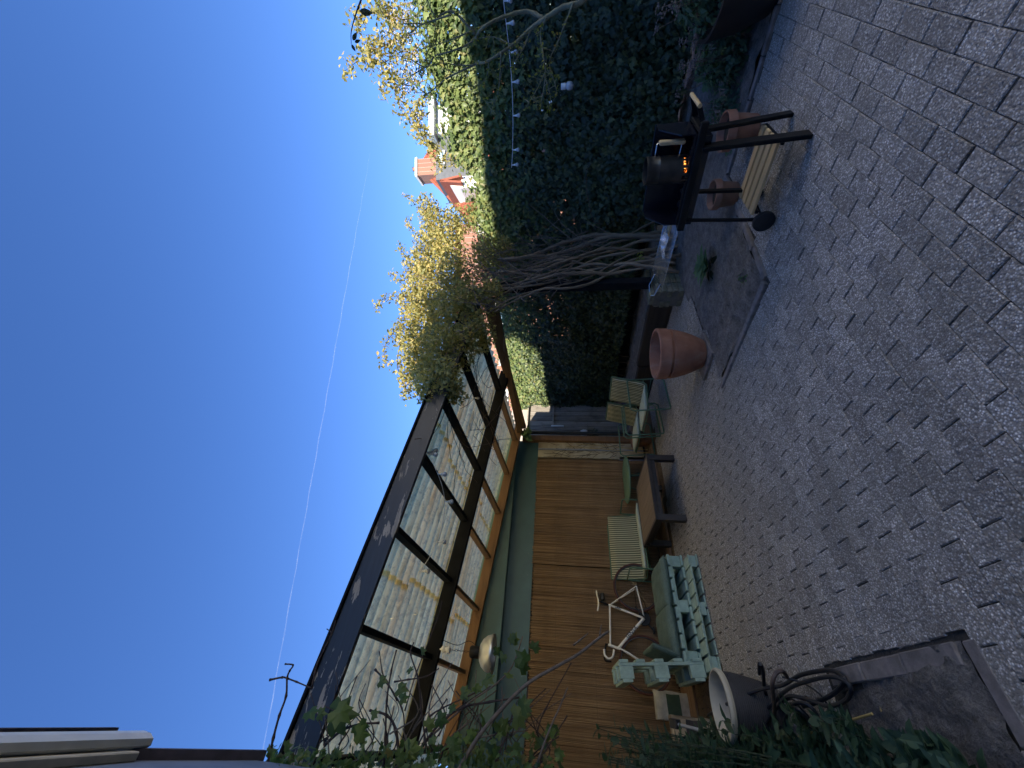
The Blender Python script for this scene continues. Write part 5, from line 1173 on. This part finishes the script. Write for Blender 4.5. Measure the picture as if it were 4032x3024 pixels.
# ---- leafy shrub in the side bed
sb = thing('glossy_shrub', 'glossy green shrub filling the side bed in front of the planter', 'shrub', (0, 0, 0))
rs = random.Random(77); pos, nrm, tip, siz = [], [], [], []
stm = MB()
for i in range(330):
    u = rs.random(); c_ = lerp(2.12, 4.9, u ** 1.2); r_ = rs.uniform(-.25, .04); hgt = (rs.uniform(.10, .26) if c_ < 2.7 else rs.uniform(.15, .36) if c_ < 3.5 else rs.uniform(.3, .8)) * (1.0 if r_ < -.1 else .75); r_ -= .06 if c_ < 2.6 else 0
    if i % 3 == 0: c_ = rs.uniform(3.1, 4.4); r_ = rs.uniform(-.24, -.10); hgt = rs.uniform(.7, 1.35)
    a = Vector((r_, c_, .0)); e = a + Vector((rs.uniform(-.06, .16), rs.uniform(-.12, .12), hgt)); q = smooth_path([a, a.lerp(e, .5) + Vector((rs.uniform(-.06, .06), rs.uniform(-.06, .06), .03)), e], 5)
    stm.tube(q, [lerp(.006, .0025, k / (len(q) - 1)) for k in range(len(q))], 5)
    m_ = 13
    for k in range(m_):
        t_ = lerp(.28, 1.0, k / (m_ - 1)); p = q[min(len(q) - 1, int(t_ * (len(q) - 1)))]; an = k * 2.4 + i
        d = Vector((math.cos(an), math.sin(an), rs.uniform(.0, .75) * (1 if t_ < .9 else 1.6)))
        pos.append(tuple(p)); tip.append(tuple(d)); nrm.append((-d.x * .5 + rs.gauss(0, .2), -d.y * .5 + rs.gauss(0, .2), 1)); siz.append(rs.uniform(.055, .115))
stm.build('stems', STEMG, sb, smooth=True)
foliage(sb, 'oval', np.array(pos), np.array(nrm), np.array(tip), np.array(siz), SHRUBP, 'leaf', 'foliage')
# ---- grapevine in front of the lean-to
gv = thing('grapevine', 'knotty grapevine canes with young lobed leaves across the lean-to end', 'vine', (0, 0, 0))
C2 = lambda x, y: cd(900, 2200, 1.7015, x, y); C3 = lambda x, y: cd(2100, 2200, 1.8433, x, y)
GC = 2.9
canes = [([C2(260, 1380), C2(300, 1200), C2(340, 1050), C2(385, 920), C2(392, 800), C2(410, 750), C2(432, 712), C2(378, 705)], .007, 1), ([C2(275, 812), C2(360, 795), C2(395, 803), C2(455, 825), C2(555, 868)], .006, 1), ([C2(555, 868), C2(580, 760), C2(600, 690), C2(655, 580), C2(692, 495), C2(718, 415)], .006, 1), ([C2(692, 495), C2(658, 470)], .004, 1),
         ([C2(1500, 1500), C2(1650, 1230), C2(1800, 1040), C2(2000, 840), C2(2212, 715), C3(330, 690), C3(490, 565), C3(550, 525)], .012, 0), ([C3(290, 630), C3(400, 540)], .006, 0), ([C3(480, 560), C3(495, 480)], .005, 0), ([C3(30, 1480), C3(110, 1260), C3(190, 1080), C3(250, 935)], .006, 0),
         ([C2(1150, 1400), C2(1120, 1150), C2(1060, 1050), C2(945, 1015)], .010, 1), ([C2(1040, 1400), C2(1050, 1200), C2(1060, 950), C2(1090, 750), C2(1125, 610)], .007, 1), ([C2(640, 1250), C2(760, 1150), C2(880, 1110), C2(1010, 1100)], .009, 1), ([C2(1300, 1250), C2(1420, 1100), C2(1560, 1000), C2(1750, 960), C2(1950, 930)], .008, 1), ([C2(1330, 1300), C2(1290, 1000), C2(1270, 800), C2(1220, 640), C2(1240, 560)], .006, 1), ([C2(1130, 950), C2(1060, 820), C2(1030, 760), C2(1010, 620)], .005, 1), ([C2(1110, 825), C2(1200, 810), C2(1320, 790), C2(1410, 735)], .005, 1), ([C2(1250, 1300), C2(1400, 1150), C2(1620, 960), C2(1790, 840), C2(1900, 720), C2(1970, 520)], .007, 0), ([C2(1500, 1400), C2(1560, 1100), C2(1640, 1000), C2(1800, 880)], .006, 0), ([C2(1640, 1210), C2(1780, 1180), C2(2010, 1150)], .005, 0), ([C2(980, 740), C2(1060, 830), C2(1160, 1000), C2(1180, 1150)], .006, 1), ([C2(1180, 1020), C2(1260, 760), C2(1400, 400), C2(1430, 280)], .004, 1)]
rs = random.Random(50)
for i in range(64):
    x, y = rs.uniform(600, 2100), rs.uniform(1100, 1500); canes.append(([C2(x, y), C2(x + rs.uniform(-60, 200), y - 150), C2(x + rs.uniform(-100, 380), y - rs.uniform(260, 480))], rs.uniform(.003, .006), rs.randrange(2)))
for j, (pts, r0_, dk) in enumerate(canes):
    cc = GC + (.25 if j > 7 else 0) + rs.uniform(-.1, .12); q = smooth_path([oc(cc, *p) for p in pts], 5); m_ = len(q)
    MB().tube(q, [lerp(r0_, r0_ * .6, k / (m_ - 1)) * (1.45 if k % 5 == 0 and dk else 1) for k in range(m_)], 7).build('cane', DARKTWIG if dk else TWIG, gv, smooth='all')
lv = [(690, 1060, .15), (720, 1010, .12), (860, 1170, .09), (870, 1110, .08), (1150, 940, .07), (1135, 870, .07), (1290, 620, .05), (540, 1020, .08), (600, 1040, .07), (1010, 820, .06), (1200, 760, .05), (1190, 1280, .08), (1950, 740, .10), (1900, 560, .07), (2040, 610, .08), (1990, 690, .09), (1860, 780, .07), (1720, 800, .07), (1910, 1060, .10), (1960, 1000, .08), (1840, 640, .06), (1780, 620, .07), (1890, 520, .07), (1650, 860, .06), (1560, 900, .07), (1480, 1010, .06), (1330, 1130, .07), (1400, 1070, .07), (960, 1050, .05), (1700, 1080, .07), (1820, 1130, .08), (1600, 1180, .08), (1480, 1260, .09), (1750, 1290, .09), (1900, 1260, .09), (2080, 1200, .08), (2150, 1130, .06)]
for (x, y, s_) in lv:
    p = oc(GC + rs.uniform(-.1, .25), *C2(x, y)); vd = Vector((0, 0, EYE)) - p
    leaf_piece('grape', GRAPE, 'leaf', gv, p, tuple(vd.normalized() + Vector((rs.gauss(0, .5), rs.gauss(0, .5), rs.gauss(.3, .4)))), (rs.gauss(.2, .6), rs.gauss(0, .6), -1 + rs.gauss(0, .5)), s_ * rs.uniform(.8, 1.1))
P = []; rs = random.Random(51)
for i in range(1000):
    x = rs.uniform(250, 2212); lo = 1260 - .02 * x if x < 1500 else 1150 - .1 * (x - 1500); y = rs.uniform(lo, 1560)
    if y < 1300 and rs.random() < .65: continue
    P.append(np.array(oc(GC + rs.uniform(-.2, .5), *C2(x, y))))

P = np.array(P); n = len(P); foliage(gv, 'grape', P, rn(n) * .7 + np.array([.2, -.6, .7]), rn(n) * .7 + np.array([.2, 0, -.6]), R_.uniform(.02, .052, n), GRAPEM, 'leaf', 'foliage', 200)
# ---- broad-leaved plant in the soil bed
bp = thing('broad_leaved_plant', 'pale green broad-leaved rosette plant in the soil bed', 'plant', (3.92, 2.62, .0)); rs = random.Random(3)
for i in range(17):
    an = i * 2.4; el = lerp(.15, 1.1, i / 16); s_ = rs.uniform(.15, .23) * lerp(1.05, .75, i / 16); d = Vector((math.cos(an) * math.cos(el), math.sin(an) * math.cos(el), math.sin(el)))
    leaf_piece('oval', LAMBS, 'leaf', bp, (.02 * math.cos(an), .02 * math.sin(an), .04 + .012 * i * .4), tuple(Vector((-d.x * .6, -d.y * .6, 1))), tuple(d), s_ * 1.15)
for i in range(8):
    an = i * .8 + .3; leaf_piece('oval', MATS['dark_long_leaf'], 'withered_leaf', bp, (.05 * math.cos(an), .05 * math.sin(an), .03), (rs.gauss(0, .4), rs.gauss(0, .4), 1), (math.cos(an), math.sin(an), -.05), .13)
# ---- clumps at the foot of the ivy near the tub
def clump(name, label, cat, ctr, rad, h, n, kind, mat, size, dry=0):
    t = thing(name, label, cat, (0, 0, 0)); c0 = np.array(ctr); q = rn(n); q /= np.linalg.norm(q, axis=1, keepdims=True); q[:, 2] = np.abs(q[:, 2]); q *= R_.random((n, 1)) ** .4
    P = c0 + q * np.array([rad, rad, h]); foliage(t, kind, P, q + rn(n) * .4 + np.array([0, 0, .5]), q + rn(n) * .5 + np.array([0, 0, -.2]), R_.uniform(*size, n), mat, 'leaf', 'foliage', 80)
    if dry:
        b = MB(); rs = random.Random(n)
        for i in range(dry):
            a = rs.uniform(0, 6.28); u = rs.uniform(.3, 1) * rad; e = Vector(ctr) + Vector((u * math.cos(a), u * math.sin(a), h * rs.uniform(.9, 1.25))); MB().tube([Vector(ctr) + Vector((u * .4 * math.cos(a), u * .4 * math.sin(a), 0)), e], .003, 5).build('dry_stalk', TWIG, t)
            for k in range(16): b.lathe([(.001, -.005), (.009, 0), (.001, .006)], e + Vector((rs.gauss(0, .022), rs.gauss(0, .022), rs.gauss(0, .012))), 5)
        o = b.build('dry_flower_heads', DEADH, t); o['kind'] = 'stuff'
    return t
clump('tub_shrub', 'leafy shrub with dry flower heads growing in the dark tub', 'shrub', (4.55, .45, .40), .36, .34, 900, 'oval', SHRUB, (.04, .075), 16)
clump('bed_shrub', 'low shrub with grey dry flower heads next to the dark tub', 'shrub', (4.78, .95, .02), .30, .40, 800, 'oval', SHRUB, (.035, .07), 22)
clump('bed_shrub', 'small dark shrub between the tub and the clean terracotta pot', 'shrub', (4.62, 1.35, .0), .22, .26, 420, 'oval', SHRUB, (.03, .06), 8)
clump('mallow_plant', 'round bright green leaves growing below the ivy behind the tub', 'plant', (5.3, 1.15, .0), .20, .26, 70, 'grape', LAMBS, (.07, .12))
clump('ground_weed', 'tiny green weed on the edging by the clean terracotta pot', 'weed', (4.42, 1.62, 0), .08, .06, 60, 'small', LAMBS, (.02, .04))
clump('ground_weed', 'tiny green weed near the corner of the soil bed', 'weed', (3.18, 2.25, 0), .07, .05, 50, 'small', LAMBS, (.02, .035))
clump('corner_ivy', 'tuft of pale ivy hanging from the shed corner by the downpipe', 'ivy', (4.42, 6.72, 2.28), .14, .18, 60, 'ivy', LAMBS, (.07, .12))
clump('gate_ivy', 'ivy sprig creeping over the jar on the board gate', 'ivy', (5.16, 7.9, .82), .18, .22, 90, 'ivy', IVY, (.05, .09))
clump('gate_ivy', 'thin ivy strand climbing the top left of the board gate', 'ivy', (4.92, 7.95, 1.95), .12, .42, 60, 'ivy', IVY, (.04, .07))
clump('gate_ivy', 'ivy mass spilling over the ivy end of the board gate', 'ivy', (6.30, 7.80, 1.6), .30, .95, 900, 'ivy', IVY, (.05, .09))
clump('vine_tuft', 'small tuft of young leaves at the foot of the vine trunk', 'plant', tuple(oc(3.2, 1385, 560)), .10, .08, 60, 'small', BUD, (.03, .05))
# fallen leaves
for i, (x, y, lab) in enumerate(((1812, 1518, 'pale fallen leaf on the soil near the kerb'), (1906, 1535, 'pale curled leaf lying deeper in the side bed'))):
    p = gz(x, y, .03); o = leaf_piece('oval', MATS['bamboo'], 'fallen_leaf', None, p, (0.1, .2, 1), (.4, 1, 0), .045); tag(o, lab, 'leaf')
